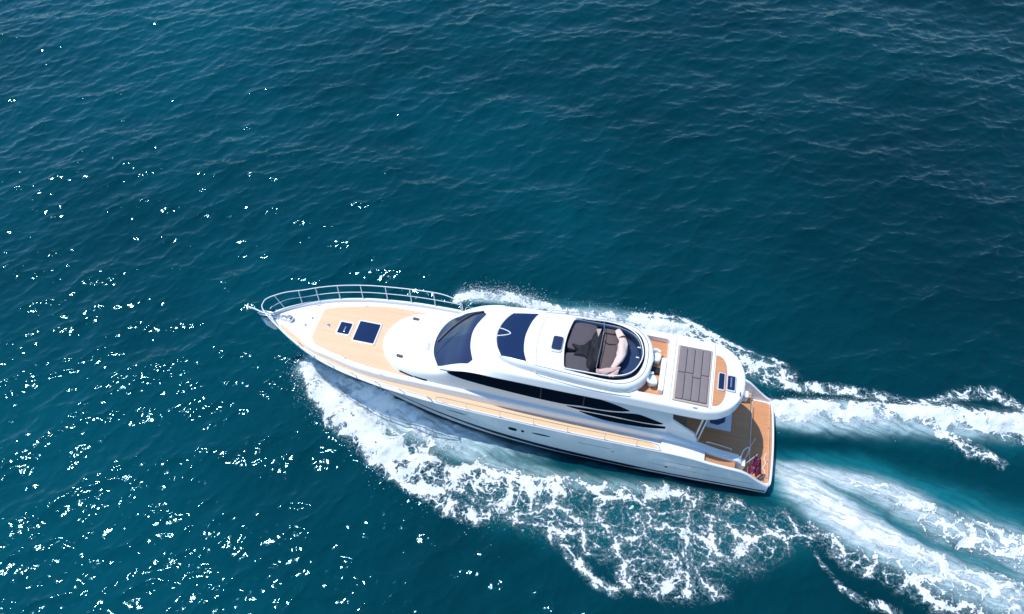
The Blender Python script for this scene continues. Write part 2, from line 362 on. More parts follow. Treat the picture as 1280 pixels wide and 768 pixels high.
def ocean_tile(Nn, Lm, seed):
    """directional wind-sea spectrum -> periodic height, x and y displacement"""
    rng = np.random.default_rng(seed)
    k1 = np.fft.fftfreq(Nn, Lm / Nn) * 2 * np.pi
    KX, KY = np.meshgrid(k1, k1); K = np.hypot(KX, KY); K[0, 0] = 1
    th = np.arctan2(KY, KX) 
    def comp(lam, wdir, spread, p, lo):
        kp = 2 * np.pi / lam
        dd = np.cos(th - wdir)
        D = np.abs(dd) ** (2 * spread) + 0.05
        return np.exp(-1.25 * (kp / K) ** 2) * K ** (-p) * D * np.exp(-(K * lo) ** 2)
    main = comp(4.0, math.radians(112), 1.4, 3.65, 0.035)
    long = comp(13.0, math.radians(70), 3, 4.6, 0.5)
    rip = comp(0.9, math.radians(125), 0.8, 3.3, 0.035)
    def norm(S, slope):
        S = S.copy(); S[0, 0] = 0
        s2 = (S * K * K).sum(); return S / s2 * slope ** 2
    S = norm(main, 0.195) + norm(long, 0.045) + norm(rip, 0.07)
    A = np.sqrt(S / 2) * (rng.normal(size=K.shape) + 1j * rng.normal(size=K.shape)) * Nn * Nn
    A[0, 0] = 0
    h = np.fft.ifft2(A).real * math.sqrt(2)
    cx = np.fft.ifft2(-1j * KX / K * A).real * math.sqrt(2); cy = np.fft.ifft2(-1j * KY / K * A).real * math.sqrt(2)
    return h, cx, cy

def axis_coords(lo, hi, fn, far):
    a = [lo]
    while a[-1] < hi: a.append(a[-1] + fn(a[-1]))
    s = fn(a[-1]); 
    while a[-1] < far: s *= 1.18; a.append(a[-1] + s)
    s = fn(lo); b = [lo]
    while b[-1] > -far: s *= 1.18; b.append(b[-1] - s)
    return np.array(b[:0:-1] + a)

def build_water():
    xs = axis_coords(-37, 37, lambda x: 0.062, 3000)
    ys = axis_coords(5.5, 51, lambda y: 0.055 + max(0, y - 18) * 0.0022, 3000)
    X, Y = np.meshgrid(xs, ys); nx, ny = len(xs), len(ys)
    Nn, Lm = 2048, 96.0
    h, cx, cy = ocean_tile(Nn, Lm, 11)
    def samp(a, X, Y):
        u = (X / Lm % 1) * Nn; v = (Y / Lm % 1) * Nn
        i = np.floor(u).astype(int); j = np.floor(v).astype(int); fu = u - i; fv = v - j
        i %= Nn; j %= Nn; i1 = (i + 1) % Nn; j1 = (j + 1) % Nn
        return (a[j, i] * (1 - fu) + a[j, i1] * fu) * (1 - fv) + (a[j1, i] * (1 - fu) + a[j1, i1] * fu) * fv
    dist = np.maximum(np.maximum(np.abs(X) - 42, 0), np.maximum(np.maximum(5 - Y, Y - 55), 0))
    fade = np.exp(-dist / 60)
    foam = stroke_field(X, Y, WAKE['foam']); mist = stroke_field(X, Y, WAKE['mist']); aer = stroke_field(X, Y, WAKE['aer'])
    hh = stroke_field(X, Y, WAKE['height'], 'sum')
    # calm the wind ripple in the churned water, add churn instead
    ch = np.clip(foam + mist * 0.6, 0, 1)
    hs = samp(h, X, Y)
    churn = samp(h, X * 3.1 + 7, Y * 3.1 + 3) * 0.55
    Z = (hs * (1 - 0.35 * ch) + churn * ch * 1.25) * fade + hh
    # flatten under the hull
    hx, hy = 10.157, 13.895; hd = R(-13.03); fx, fy = -math.cos(hd), -math.sin(hd)
    bx = (X - hx) * fx + (Y - hy) * fy; by = -(X - hx) * fy + (Y - hy) * fx
    hw = np.interp(bx, [0, 10, 13, 15, 17, 19], [2.15, 2.02, 1.72, 1.38, 0.90, 0.3])
    sheet_ = np.interp(bx, [8, 10, 12, 14, 16, 17.5, 18.3], [0, 0.12, 0.32, 0.62, 0.85, 0.55, 0]) * np.exp(-((np.abs(by) - hw - 0.30) / 0.55) ** 2)
    lump = 1 + 0.8 * churn / 0.12 * 0.5
    Z = Z + sheet_ * np.clip(lump, 0.5, 1.6)
    mist = np.maximum(mist, 1.15 * np.clip(sheet_ * 2.2, 0, 1)); aer = np.maximum(aer, np.clip(sheet_ * 2.5, 0, 1))
    ins = np.clip((hw + 0.12 - np.abs(by)) / 0.35, 0, 1) * (np.clip(bx + 0.8, 0, 0.8) / 0.8) * np.clip((18.5 - bx) / 1.5, 0, 1)
    Z = Z * (1 - ins) - 0.12 * ins
    Xd = X - samp(cx, X, Y) * 1.2 * fade * (1 - ch * 0.5) * (1 - ins); Yd = Y - samp(cy, X, Y) * 1.2 * fade * (1 - ch * 0.5) * (1 - ins)
    me = bpy.data.meshes.new('water'); n = nx * ny
    me.vertices.add(n); co_ = np.stack([Xd, Yd, Z], -1).reshape(-1).astype(np.float32); me.vertices.foreach_set('co', co_)
    idx = np.arange(n).reshape(ny, nx); q = np.stack([idx[:-1, :-1], idx[:-1, 1:], idx[1:, 1:], idx[1:, :-1]], -1).reshape(-1, 4)
    nf = len(q); me.loops.add(nf * 4); me.polygons.add(nf)
    me.loops.foreach_set('vertex_index', q.reshape(-1).astype(np.int32))
    me.polygons.foreach_set('loop_start', (np.arange(nf) * 4).astype(np.int32))
    me.update(calc_edges=True); me.polygons.foreach_set('use_smooth', np.ones(nf, bool))
    for nm, a in (('foam', foam), ('mist', mist), ('aer', aer)):
        at = me.attributes.new(nm, 'FLOAT', 'POINT'); at.data.foreach_set('value', a.reshape(-1).astype(np.float32))
    o = bpy.data.objects.new('water', me); C.objects.link(o); me.materials.append(water_mat())
    tag(o, 'deep teal sea with wind ripples, sun glints and the white foaming wake', kind='structure')
    def height(x, y):
        return float(np.interp(x, xs, Z[int(np.argmin(np.abs(ys - y)))]))
    return o, height

def water_mat():
    m, N, L, P = newmat('sea_water')
    def math_(op, a, b=None, c=None, clamp=False):
        n = N.new('ShaderNodeMath'); n.operation = op; n.use_clamp = clamp
        for i, v in enumerate((a, b, c)):
            if v is None: continue
            if isinstance(v, (int, float)): n.inputs[i].default_value = v
            else: L.new(v, n.inputs[i])
        return n.outputs[0]
    def att(nm):
        n = N.new('ShaderNodeAttribute'); n.attribute_name = nm; return n.outputs['Fac']
    def smooth(v, a, b):
        n = N.new('ShaderNodeMapRange'); n.interpolation_type = 'SMOOTHSTEP'; L.new(v, n.inputs[0])
        n.inputs[1].default_value = a; n.inputs[2].default_value = b; return n.outputs[0]
    geo = N.new('ShaderNodeNewGeometry')
    flat = N.new('ShaderNodeVectorMath'); flat.operation = 'MULTIPLY'; flat.inputs[1].default_value = (1, 1, 0); L.new(geo.outputs['Position'], flat.inputs[0])
    pos = flat.outputs[0]
    def noise(vec, sc, det=4, rough=0.55):
        n = N.new('ShaderNodeTexNoise'); n.inputs['Scale'].default_value = sc; n.inputs['Detail'].default_value = det; n.inputs['Roughness'].default_value = rough
        L.new(vec, n.inputs['Vector']); return n
    # warp the coordinates
    w1 = noise(pos, 0.7, 4); 
    wv = N.new('ShaderNodeVectorMath'); wv.operation = 'SUBTRACT'; L.new(w1.outputs['Color'], wv.inputs[0]); wv.inputs[1].default_value = (0.5, 0.5, 0.5)
    ws = N.new('ShaderNodeVectorMath'); ws.operation = 'SCALE'; ws.inputs[3].default_value = 1.5; L.new(wv.outputs[0], ws.inputs[0])
    wa = N.new('ShaderNodeVectorMath'); wa.operation = 'ADD'; L.new(pos, wa.inputs[0]); L.new(ws.outputs[0], wa.inputs[1])
    w2 = noise(pos, 4.0, 3)
    wv2 = N.new('ShaderNodeVectorMath'); wv2.operation = 'SUBTRACT'; L.new(w2.outputs['Color'], wv2.inputs[0]); wv2.inputs[1].default_value = (0.5, 0.5, 0.5)
    ws2 = N.new('ShaderNodeVectorMath'); ws2.operation = 'SCALE'; ws2.inputs[3].default_value = 0.35; L.new(wv2.outputs[0], ws2.inputs[0])
    wb = N.new('ShaderNodeVectorMath'); wb.operation = 'ADD'; L.new(wa.outputs[0], wb.inputs[0]); L.new(ws2.outputs[0], wb.inputs[1])
    warped = wb.outputs[0]
    stretch = N.new('ShaderNodeMapping'); stretch.vector_type = 'TEXTURE'; stretch.inputs['Rotation'].default_value = (0, 0, R(-18)); stretch.inputs['Scale'].default_value = (1.4, 1.0, 1); L.new(warped, stretch.inputs[0])
    def cell(sc):
        v = N.new('ShaderNodeTexVoronoi'); v.feature = 'DISTANCE_TO_EDGE'; v.voronoi_dimensions = '2D'; v.inputs['Scale'].default_value = sc
        L.new(stretch.outputs[0], v.inputs['Vector']); return v.outputs['Distance']
    c1, c2, c3 = cell(0.95), cell(2.5), cell(6.0)
    fm, ms, ar = att('foam'), att('mist'), att('aer')
    big = noise(pos, 0.55, 5, 0.6).outputs[0]
    fine = noise(pos, 9.0, 5, 0.7).outputs[0]
    # the density attribute broken up by noise
    mid = noise(pos, 1.6, 4, 0.6).outputs[0]
    d = math_('MULTIPLY', fm, math_('ADD', math_('ADD', math_('MULTIPLY', big, 1.5), math_('MULTIPLY', mid, 1.5)), -0.53))
    d = math_('ADD', d, math_('MULTIPLY', math_('SUBTRACT', fine, 0.5), math_('MULTIPLY', smooth(fm, 0.02, 0.4), 0.95)))
    lace = math_('MINIMUM', math_('MULTIPLY', c1, 1.5), math_('ADD', math_('MULTIPLY', c2, 1.7), 0.05))
    lace = math_('MINIMUM', lace, math_('ADD', math_('MULTIPLY', c3, 1.9), 0.16))
    r1 = math_('MULTIPLY', math_('ABSOLUTE', math_('SUBTRACT', noise(wa.outputs[0], 1.1, 7, 0.62).outputs[0], 0.5)), 4.2)
    r2 = math_('MULTIPLY', math_('ABSOLUTE', math_('SUBTRACT', noise(wa.outputs[0], 3.2, 6, 0.65).outputs[0], 0.5)), 4.2)
    ridge = math_('MINIMUM', r1, math_('ADD', r2, 0.06))
    lace = math_('ADD', math_('MULTIPLY', lace, 0.78), math_('MULTIPLY', ridge, 0.26))
    thr = math_('SUBTRACT', math_('MULTIPLY', d, 0.51), 0.088)
    vf = noise(pos, 10.0, 4, 0.7).outputs[0]
    lf = math_('ADD', math_('DIVIDE', math_('SUBTRACT', thr, lace), 0.15), 0.45, clamp=True)
    lf = math_('MULTIPLY', smooth(math_('ADD', lf, math_('MULTIPLY', math_('SUBTRACT', vf, 0.5), 0.9)), 0.30, 0.85), smooth(lf, 0.0, 0.25))
    veil = smooth(math_('ADD', math_('SUBTRACT', math_('ADD', thr, 0.13), lace), math_('MULTIPLY', math_('SUBTRACT', fine, 0.5), 0.5)), -0.05, 0.22)
    veil = math_('MULTIPLY', veil, smooth(fm, 0.12, 0.5))
    # speckle and soft milky water
    wc = N.new('ShaderNodeVectorMath'); wc.operation = 'ADD'; L.new(pos, wc.inputs[0])
    ws3 = N.new('ShaderNodeVectorMath'); ws3.operation = 'SCALE'; ws3.inputs[3].default_value = 0.55; L.new(wv.outputs[0], ws3.inputs[0]); L.new(ws3.outputs[0], wc.inputs[1])
    mp = N.new('ShaderNodeMapping'); mp.vector_type = 'TEXTURE'; mp.inputs['Rotation'].default_value = (0, 0, R(-28)); mp.inputs['Scale'].default_value = (3.6, 0.42, 1); L.new(wc.outputs[0], mp.inputs[0])
    st = noise(mp.outputs[0], 2.0, 8, 0.72).outputs[0]
    msk = math_('MULTIPLY', ms, math_('ADD', math_('MULTIPLY', st, 3.6), -0.72), clamp=True)
    spk = smooth(math_('ADD', math_('MULTIPLY', noise(pos, 14.0, 3, 0.8).outputs[0], 1.0), math_('MULTIPLY', ms, 0.28)), 0.60, 0.74)
    spk = math_('MULTIPLY', spk, smooth(ms, 0.15, 0.6))
    spk2 = math_('MULTIPLY', smooth(math_('ADD', vf, math_('MULTIPLY', fm, 0.16)), 0.62, 0.74), smooth(fm, 0.08, 0.4))
    foam = math_('MAXIMUM', lf, math_('POWER', msk, 1.3)); foam = math_('MAXIMUM', foam, math_('MAXIMUM', math_('MULTIPLY', spk, 0.6), math_('MAXIMUM', math_('MULTIPLY', spk2, 0.35), math_('MULTIPLY', veil, 0.26))))
    # colours
    gust = noise(pos, 0.16, 4, 0.6).outputs[0]
    n1 = smooth(noise(pos, 0.055, 4, 0.6).outputs[0], 0.3, 0.7)
    deep = N.new('ShaderNodeMix'); deep.data_type = 'RGBA'; L.new(n1, deep.inputs[0])
    deep.inputs[6].default_value = (0.0, 0.031, 0.043, 1); deep.inputs[7].default_value = (0.0, 0.053, 0.071, 1)
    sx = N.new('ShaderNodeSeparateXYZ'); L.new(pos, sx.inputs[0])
    # vignette-like light falloff painted into the sea colour, darkening towards +X
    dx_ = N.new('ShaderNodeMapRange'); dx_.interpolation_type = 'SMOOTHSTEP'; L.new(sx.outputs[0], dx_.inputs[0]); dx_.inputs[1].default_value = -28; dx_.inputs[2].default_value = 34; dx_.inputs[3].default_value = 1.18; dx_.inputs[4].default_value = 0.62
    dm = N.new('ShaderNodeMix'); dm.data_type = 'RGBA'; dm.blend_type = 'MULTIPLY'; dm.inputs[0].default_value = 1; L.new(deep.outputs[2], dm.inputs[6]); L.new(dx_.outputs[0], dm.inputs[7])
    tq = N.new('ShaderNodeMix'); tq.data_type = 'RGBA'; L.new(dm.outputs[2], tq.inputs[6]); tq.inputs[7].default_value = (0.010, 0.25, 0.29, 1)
    L.new(math_('MAXIMUM', math_('MULTIPLY', ar, math_('ADD', math_('MULTIPLY', st, 1.6), -0.15), clamp=True), math_('MAXIMUM', math_('MULTIPLY', msk, 1.6), math_('MULTIPLY', veil, 0.5)), clamp=True), tq.inputs[0])
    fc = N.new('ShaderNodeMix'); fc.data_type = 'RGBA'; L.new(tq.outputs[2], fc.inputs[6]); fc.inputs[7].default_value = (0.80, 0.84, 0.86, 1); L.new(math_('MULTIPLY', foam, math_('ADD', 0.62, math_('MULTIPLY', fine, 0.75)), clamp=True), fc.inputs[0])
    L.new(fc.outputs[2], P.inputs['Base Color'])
    L.new(math_('ADD', math_('MULTIPLY', foam, 0.55), 0.06), P.inputs['Roughness'])
    P.inputs['IOR'].default_value = 1.333; P.inputs['Specular Tint'].default_value = (0.36, 0.80, 1.0, 1)
    L.new(math_('SUBTRACT', 0.5, math_('MULTIPLY', foam, 0.35)), P.inputs['Specular IOR Level'])
    b1 = N.new('ShaderNodeBump'); b1.inputs['Strength'].default_value = 1.0; b1.inputs['Distance'].default_value = 1.0
    mp2 = N.new('ShaderNodeMapping'); mp2.vector_type = 'TEXTURE'; mp2.inputs['Rotation'].default_value = (0, 0, R(22)); mp2.inputs['Scale'].default_value = (1.25, 1.0, 1); L.new(pos, mp2.inputs[0])
    rip = noise(mp2.outputs[0], 6.0, 2, 0.5).outputs[0]
    hgt = math_('ADD', math_('MULTIPLY', rip, math_('ADD', math_('MULTIPLY', smooth(gust, 0.35, 0.65), 0.008), 0.008)), math_('MULTIPLY', foam, 0.03))
    hgt = math_('ADD', hgt, math_('MULTIPLY', math_('MULTIPLY', fine, foam), 0.05))
    L.new(hgt, b1.inputs['Height']); L.new(b1.outputs[0], P.inputs['Normal'])
    return m

water, sea_height = build_water()
# ---------------------------------------------------------------- the motor yacht (x forward, y to port, z up from the waterline)
def boat_matrix():
    h, tr, he = -0.22749, 0.00868, -0.01587
    fd = Vector((-math.cos(h), -math.sin(h), 0)); z = Vector((0, 0, 1)); pt = z.cross(fd)
    A = Matrix((fd, pt, z)).transposed()
    T = Matrix(((math.cos(tr), 0, -math.sin(tr)), (0, 1, 0), (math.sin(tr), 0, math.cos(tr))))
    H = Matrix(((1, 0, 0), (0, math.cos(he), -math.sin(he)), (0, math.sin(he), math.cos(he))))
    return Matrix.Translation((10.15722, 13.89524, 0)) @ (A @ T @ H).to_4x4()
BM = boat_matrix()
yacht = empty('motor_yacht'); yacht.matrix_world = BM
tag(yacht, 'white flybridge motor yacht with teak decks speeding across the open sea', 'yacht')
def thing_at(name, label, cat, loc, rz=0, group=None):
    o = empty(name); o.matrix_world = BM @ Matrix.Translation(loc) @ Matrix.Rotation(rz, 4, 'Z')
    return tag(o, label, cat, group)

zs = mono([0, .3, .7, 1.1, 1.35, 1.7, 2.4, 3.3, 4.2, 8, 10.5, 12.5, 14.4, 16, 18, 20.5], [.62, .80, 1.16, 1.50, 1.60, 1.66, 1.80, 2.02, 2.10, 2.13, 2.20, 2.30, 2.40, 2.48, 2.58, 2.70])
ys = mono([0, 1.3, 4, 8, 12, 14.4, 16.4, 17.4, 18.4, 19.2, 19.8, 20.2, 20.42, 20.5], [1.96, 2.08, 2.20, 2.26, 2.26, 2.17, 1.93, 1.72, 1.40, 1.03, .68, .40, .20, .06])
yc = mono([0, 5, 8, 10.6, 12.8, 15, 17, 18.5, 19.6, 20.5], [1.98, 2.10, 2.08, 1.98, 1.76, 1.38, .92, .50, .18, .03])
zc = mono([0, 8, 12, 15, 17, 18.5, 19.6, 20.2, 20.5], [.08, .08, .22, .50, .82, 1.22, 1.70, 2.15, 2.5])
zk = mono([0, 12, 16, 18, 19.2, 20.2, 20.5], [-.55, -.65, -.35, .25, 1.0, 1.9, 2.4])
def hull_pt(x, t, side=1):
    """t 0 chine .. 1 sheer"""
    fl = min(1, max(0, (x - 9) / 8)); e = 1 + 0.9 * fl
    bulge = 0.05 * math.sin(math.pi * t) * (1 - fl)
    y = yc(x) + (ys(x) - yc(x)) * t ** e + bulge
    return (x, side * y, zc(x) + (zs(x) - zc(x)) * t)
HX = list(np.linspace(0, 17, 69)) + list(np.linspace(17.15, 20.5, 36))
def build_hull():
    V = []; n = None; F = []
    for x in HX:
        hp = [(x, 0, zk(x)), (x, yc(x) * .5, zk(x) * .5 + zc(x) * .5 - .03), (x, yc(x) - .01, zc(x) - .005)]
        hp += [hull_pt(x, t) for t in np.linspace(0.0, 1, 14)]
        w = min(.11, ys(x) * .5); zi = zs(x)
        hp += [(x, ys(x) - .02, zi + .02), (x, ys(x) - w + .02, zi + .02), (x, ys(x) - w, zi), (x, ys(x) - w - .01, min(zi - .05, .48 if x < 1.3 else zi - .22))]
        n = len(hp); V += hp
    for i in range(len(HX) - 1):
        for k in range(n - 1): F.append((i*n+k, i*n+k+1, (i+1)*n+k+1, (i+1)*n+k))
    N = len(V); V += [(x, -y, z) for x, y, z in V]
    F += [tuple(N + i for i in f)[::-1] for f in F]
    # transom and stem cap
    F.append(tuple(range(0, 17)) + tuple(N + k for k in range(16, 0, -1)))
    b = (len(HX) - 1) * n
    F.append(tuple(b + k for k in range(0, n)) + tuple(N + b + k for k in range(n - 1, 0, -1)))
    bm = bmesh.new()
    return mesh('hull', V, F, GEL, yacht, True, 32)
hull = build_hull()
HB = bvh(hull)

def hull_strip(name, x0, x1, f0, f1, mat, parent, side, off=.008, n=90):
    """band following the topsides between the heights f0(x) and f1(x)"""
    V = []; F = []; m = 5
    for x in np.linspace(x0, x1, n):
        for j in range(m):
            z = f0(x) + (f1(x) - f0(x)) * j / (m - 1); t = min(1, max(0, (z - zc(x)) / (zs(x) - zc(x))))
            a = Vector(hull_pt(x, t)); V.append((a.x, side * (a.y + off), a.z))
    for i in range(n - 1):
        for j in range(m - 1): F.append((i*m+j, i*m+j+1, (i+1)*m+j+1, (i+1)*m+j))
    return mesh(name, V, F, mat, parent, True)
for s in (1, -1):
    up = mono([0, 3, 6, 10, 13, 16], [.40, .40, .46, .66, .92, 1.20]); lo = mono([0, 3, 4.6, 5.2, 7, 10, 13, 16], [.31, .30, .31, .20, .20, .36, .74, 1.14])
    hull_strip('boot_stripe', .05, 16, lo, up, STRIPE, hull, s)
    hull_strip('bottom_band', .05, 17.6, lambda x: zc(x) - .0, lambda x: zc(x) + .06, BOTTOM, hull, s)
    hull_strip('pinstripe', .6, 4.6, lambda x: .80 + .06 * x, lambda x: .812 + .06 * x, GREYC, hull, s)

def oval(cx, cz, a, b, tilt=0, n=20, sq=1.0):
    P = []
    for k in range(n + 1):
        t = math.pi * k / n; P.append((-math.cos(t), math.sin(t) ** sq))
    c, s_ = math.cos(tilt), math.sin(tilt)
    up_ = [(cx + a*u*c - b*v*s_, cz + a*u*s_ + b*v*c) for u, v in P]
    dn = [(cx + a*u*c + b*v*s_, cz + a*u*s_ - b*v*c) for u, v in P]
    return dn, up_
for s in (1, -1):
    for (cx, cz, a, b, tl, sq) in ((12.14, 1.80, .42, .075, .05, .6), (9.9, 1.50, .17, .155, 0, .6), (9.50, 1.50, .06, .09, 0, .7), (8.78, 1.58, .36, .075, 0, .5), (6.0, 1.42, .11, .035, 0, .6), (3.9, .98, .055, .055, 0, .7)):
        dn, up_ = oval(cx, cz, a, b, tl, sq=sq)
        o = drape('porthole', HB, dn, up_, BLACKG, hull, 'y', 20, 8, .006, .02, sgn=s)
        P = smoothline([(x, 0, z) for x, z in dn[:-1:2] + up_[::-2]], 2, True)
        mb = MB(); T = []
        for x, _, z in P:
            h, nn, _, _ = HB.ray_cast(Vector((x, s * 20, z)), Vector((0, -s, 0)))
            if h: T.append(h + nn * .004 if nn.y * s > 0 else h - nn * .004)
        if len(T) > 6 and a > .1: mb.tube(T, .010, 5, True).build('porthole_rim', STEEL, o)
    mb = MB(); 
    for k in range(30):
        x = 7.3 - k * .042; h = HB.ray_cast(Vector((x, s * 20, 1.60)), Vector((0, -s, 0)))[0]
        mb.box((h.x, h.y, h.z), (.043, .012, .012))
    mb.build('hull_groove', GREYC, hull)
    # small faint name lettering along the quarter: illegible flowing strokes
    rnd = random.Random(3); pts = []
    for k in range(70):
        x = 4.15 - k * .026; z = 1.50 - k * .0016 + (.055 if k % 23 < 4 else .026) * math.sin(k * 2.1 + rnd.random())
        h = HB.ray_cast(Vector((x, s * 20, z)), Vector((0, -s, 0)))[0]
        pts.append(h + Vector((0, s * .003, 0)))
    MB().tube(pts, .0055, 4).build('name_lettering', GREYC, hull)

# transom block, stern corner pieces and swim platform
MB().prism([(0.02, -1.85), (.55, -1.85), (.55, 1.85), (0.02, 1.85)], -.4, .40, .02).build('transom', GEL, yacht)
def rrect(x0, y0, x1, y1, r, n=6):
    P = []
    for cx, cy, a in ((x1 - r, y1 - r, 0), (x0 + r, y1 - r, 90), (x0 + r, y0 + r, 180), (x1 - r, y0 + r, 270)):
        for k in range(n + 1):
            t = R(a + 90 * k / n); P.append((cx + r * math.cos(t), cy + r * math.sin(t)))
    return P
plat_o = smoothline([(1.15, 1.88), (.25, 1.88), (.02, 1.86), (-.14, 1.72), (-.20, .9), (-.22, 0), (-.20, -.9), (-.14, -1.72), (.02, -1.86), (.25, -1.88), (1.15, -1.88)], 5)
plat = MB().prism(plat_o, .38, .52, .03).build('swim_platform', GEL, yacht)
plat_i = smoothline([(1.10, 1.80), (.28, 1.80), (.08, 1.77), (-.05, 1.62), (-.11, .9), (-.13, 0), (-.11, -.9), (-.05, -1.62), (.08, -1.77), (.28, -1.80), (1.10, -1.80)], 5)
MB().prism(plat_i, .50, .535, .004).build('platform_teak', TEAK, plat)
mb = MB(); mb.box((.86, 0, .70), (.05, 3.4, .40), bev=.01); mb.build('transom_step', TEAK, yacht)
MB().tube([(.80, -1.5, .925), (.80, 1.3, .925)], .012, 6).build('step_trim', WSTEEL, yacht)
cock = MB().prism([(4.6, -1.85), (4.6, 1.85), (1.6, 1.92), (.84, 1.88), (.84, -1.88), (1.6, -1.92)], .60, .90, .01).build('cockpit_sole', GEL, yacht)
MB().prism([(4.6, -1.80), (4.6, 1.80), (1.6, 1.86), (.86, 1.84), (.86, -1.84), (1.6, -1.86)], .89, .925, .004).build('cockpit_teak', TEAK, cock)

# decks
def sheet(name, xs, w, zf, mat, parent, camber=.03, m=17, th=.02, w0=None):
    V = []; F = []
    for x in xs:
        a = w(x); b = -a if w0 is None else w0(x)
        for j in range(m):
            y = b + (a - b) * j / (m - 1); V.append((x, y, zf(x) + camber * (1 - (y / 2.2) ** 2)))
    for i in range(len(xs) - 1):
        for j in range(m - 1): F.append((i*m+j, i*m+j+1, (i+1)*m+j+1, (i+1)*m+j))
    N = len(V); V += [(x, y, z - th) for x, y, z in V]; F += [tuple(N + i for i in f)[::-1] for f in F]
    n = len(xs)
    for i in range(n - 1):
        for j in (0, m - 1): F.append((i*m+j, (i+1)*m+j, N+(i+1)*m+j, N+i*m+j))
    for j in range(m - 1):
        for i in (0, n - 1): F.append((i*m+j, i*m+j+1, N+i*m+j+1, N+i*m+j))
    return mesh(name, V, F, mat, parent, True, 40)
zd = lambda x: zs(x) - .13
dx = list(np.linspace(4.2, 20.40, 90))
deck = sheet('main_deck', dx, lambda x: max(.02, ys(x) - .05), zd, GELM, yacht)
for s in (1, -1):
    xs_ = list(np.linspace(4.32, 20.0, 100))
    wi = mono([4.32, 4.8, 8, 13, 15, 16.5, 17.6, 18.6, 19.4, 20.0], [2.04, 1.82, 1.70, 1.70, 1.66, 1.48, 1.24, .92, .60, .28])
    a_ = (lambda x: s * (ys(x) - .14)); b_ = (lambda x: s * min(wi(x), ys(x) - .15))
    if s < 0: xs_ = list(np.linspace(4.32, 12.6, 60))
    sheet('side_deck_teak', xs_, a_, lambda x: zd(x) + .012, TEAK_F, deck, w0=b_, m=5)
    sheet('quarter_deck', list(np.linspace(2.65, 4.3, 14)), lambda x: s * (ys(x) - .05), lambda x: zs(x) - .01, GEL, deck, w0=lambda x: s * 1.55, m=4, camber=0)
    xa = list(np.linspace(1.45, 2.70, 14))
    sheet('quarter_deck_teak', xa, lambda x: s * (ys(x) - .12), lambda x: zs(x) - .16, TEAK, deck, w0=lambda x: s * 1.66, m=4, camber=0)

# coachroof step the deckhouse stands on
cb = [(19.25, .10, 2.56, .04), (19.15, .50, 2.60, .34), (18.8, .96, 2.66, .82), (18.2, 1.26, 2.68, 1.12), (17.4, 1.42, 2.68, 1.24), (16.2, 1.66, 2.67, 1.50), (15, 1.74, 2.65, 1.58), (13.5, 1.73, 2.62, 1.56), (11, 1.70, 2.54, 1.50), (8, 1.68, 2.46, 1.47), (4.15, 1.66, 2.36, 1.46)]
T = []
for x, yb, zt, yt in cb:
    zb = zd(x) - .03
    T.append((x, [(yb, zb), (yb - .01, zb + (zt - zb) * .45), (yb - .04, zt - .04), (yt + (yb - yt) * .35, zt - .005), (yt, zt), (yt * .5, zt + .02), (0, zt + .025)]))
V, F = loft_geo(T, list(np.linspace(4.15, 18, 60)) + list(np.linspace(18.1, 19.25, 16)), 2, r=.05)
coach = mesh('coachroof', V, F, GEL, yacht, True, 50)
CB = bvh(coach)
wt = mono([13.0, 14.3, 15.5, 16.4, 17.3, 17.9, 18.25, 18.42, 18.50], [1.50, 1.50, 1.47, 1.39, 1.20, 1.06, .94, .80, .62])
wi_far = mono([13.0, 15.5, 17.8, 18.50], [1.54, 1.50, 1.02, .74])
L_ = [(x, wt(x)) for x in np.r_[np.linspace(13.0, 18.2, 40), np.linspace(18.25, 18.50, 10)]]
drape('foredeck_teak', CB, [(x, -min(y + .06, wi_far(x))) for x, y in L_], L_, TEAK_F, yacht, 'z', 70, 25, .012, .01)

# anchor locker seam, cleats, windlass and deck hatches
def hatch(cx, cy, lx, ly, label=None, z0=2.69):
    e = MB().prism([(cx + x, cy + y) for x, y in rrect(-lx/2, -ly/2, lx/2, ly/2, .07)], z0 - .03, z0 + .05, .02).build('deck_hatch', GEL, yacht)
    MB().prism([(cx + x, cy + y) for x, y in rrect(-lx/2 + .06, -ly/2 + .06, lx/2 - .06, ly/2 - .06, .04)], z0 + .03, z0 + .062, .008).build('hatch_glass', NAVYG, e)
    return e
hatch(16.42, -.02, .98, 1.06); h2 = hatch(17.35, -.01, .60, .66)
MB().box((17.32, .05, 2.765), (.05, .26, .02), bev=.006).build('hatch_handle', STEEL, h2)
MB().prism([(18.04 + .075 * math.cos(t), .0 + .075 * math.sin(t)) for t in np.linspace(0, 2 * math.pi, 16, endpoint=False)], 2.69, 2.735, .01).build('deck_fitting', STEEL, yacht)
mb = MB(); mb.prism([(19.72 + .13 * math.cos(t), .13 * math.sin(t)) for t in np.linspace(0, 2 * math.pi, 20, endpoint=False)], 2.5, 2.72, .03)
mb.box((19.95, 0, 2.62), (.34, .20, .12), bev=.03); mb.tube([(19.72, 0, 2.70), (19.72, 0, 2.82)], .07, 12)
wl = mb.build('windlass', STEEL, yacht)
for x, y in ((19.0, .18), (18.85, -.20)):
    MB().box((x, y, 2.70), (.12, .09, .05), bev=.015).build('deck_fitting', STEEL, yacht)
def cleat(x, y, z, rz=0):
    mb = MB(); c, s_ = math.cos(rz), math.sin(rz)
    mb.tube([(x - .13*c, y - .13*s_, z + .07), (x, y, z + .065), (x + .13*c, y + .13*s_, z + .07)], .016, 6)
    for k in (-.05, .05): mb.tube([(x + k*c, y + k*s_, z), (x + k*c, y + k*s_, z + .07)], .014, 6)
    return mb.build('cleat', STEEL, yacht)
for s in (1, -1):
    cleat(18.9, s * 1.02, zs(18.9) - .02, -.5 * s); cleat(12.6, s * 2.10, zd(12.6), 0); cleat(1.9, s * 1.62, 1.72, 0)

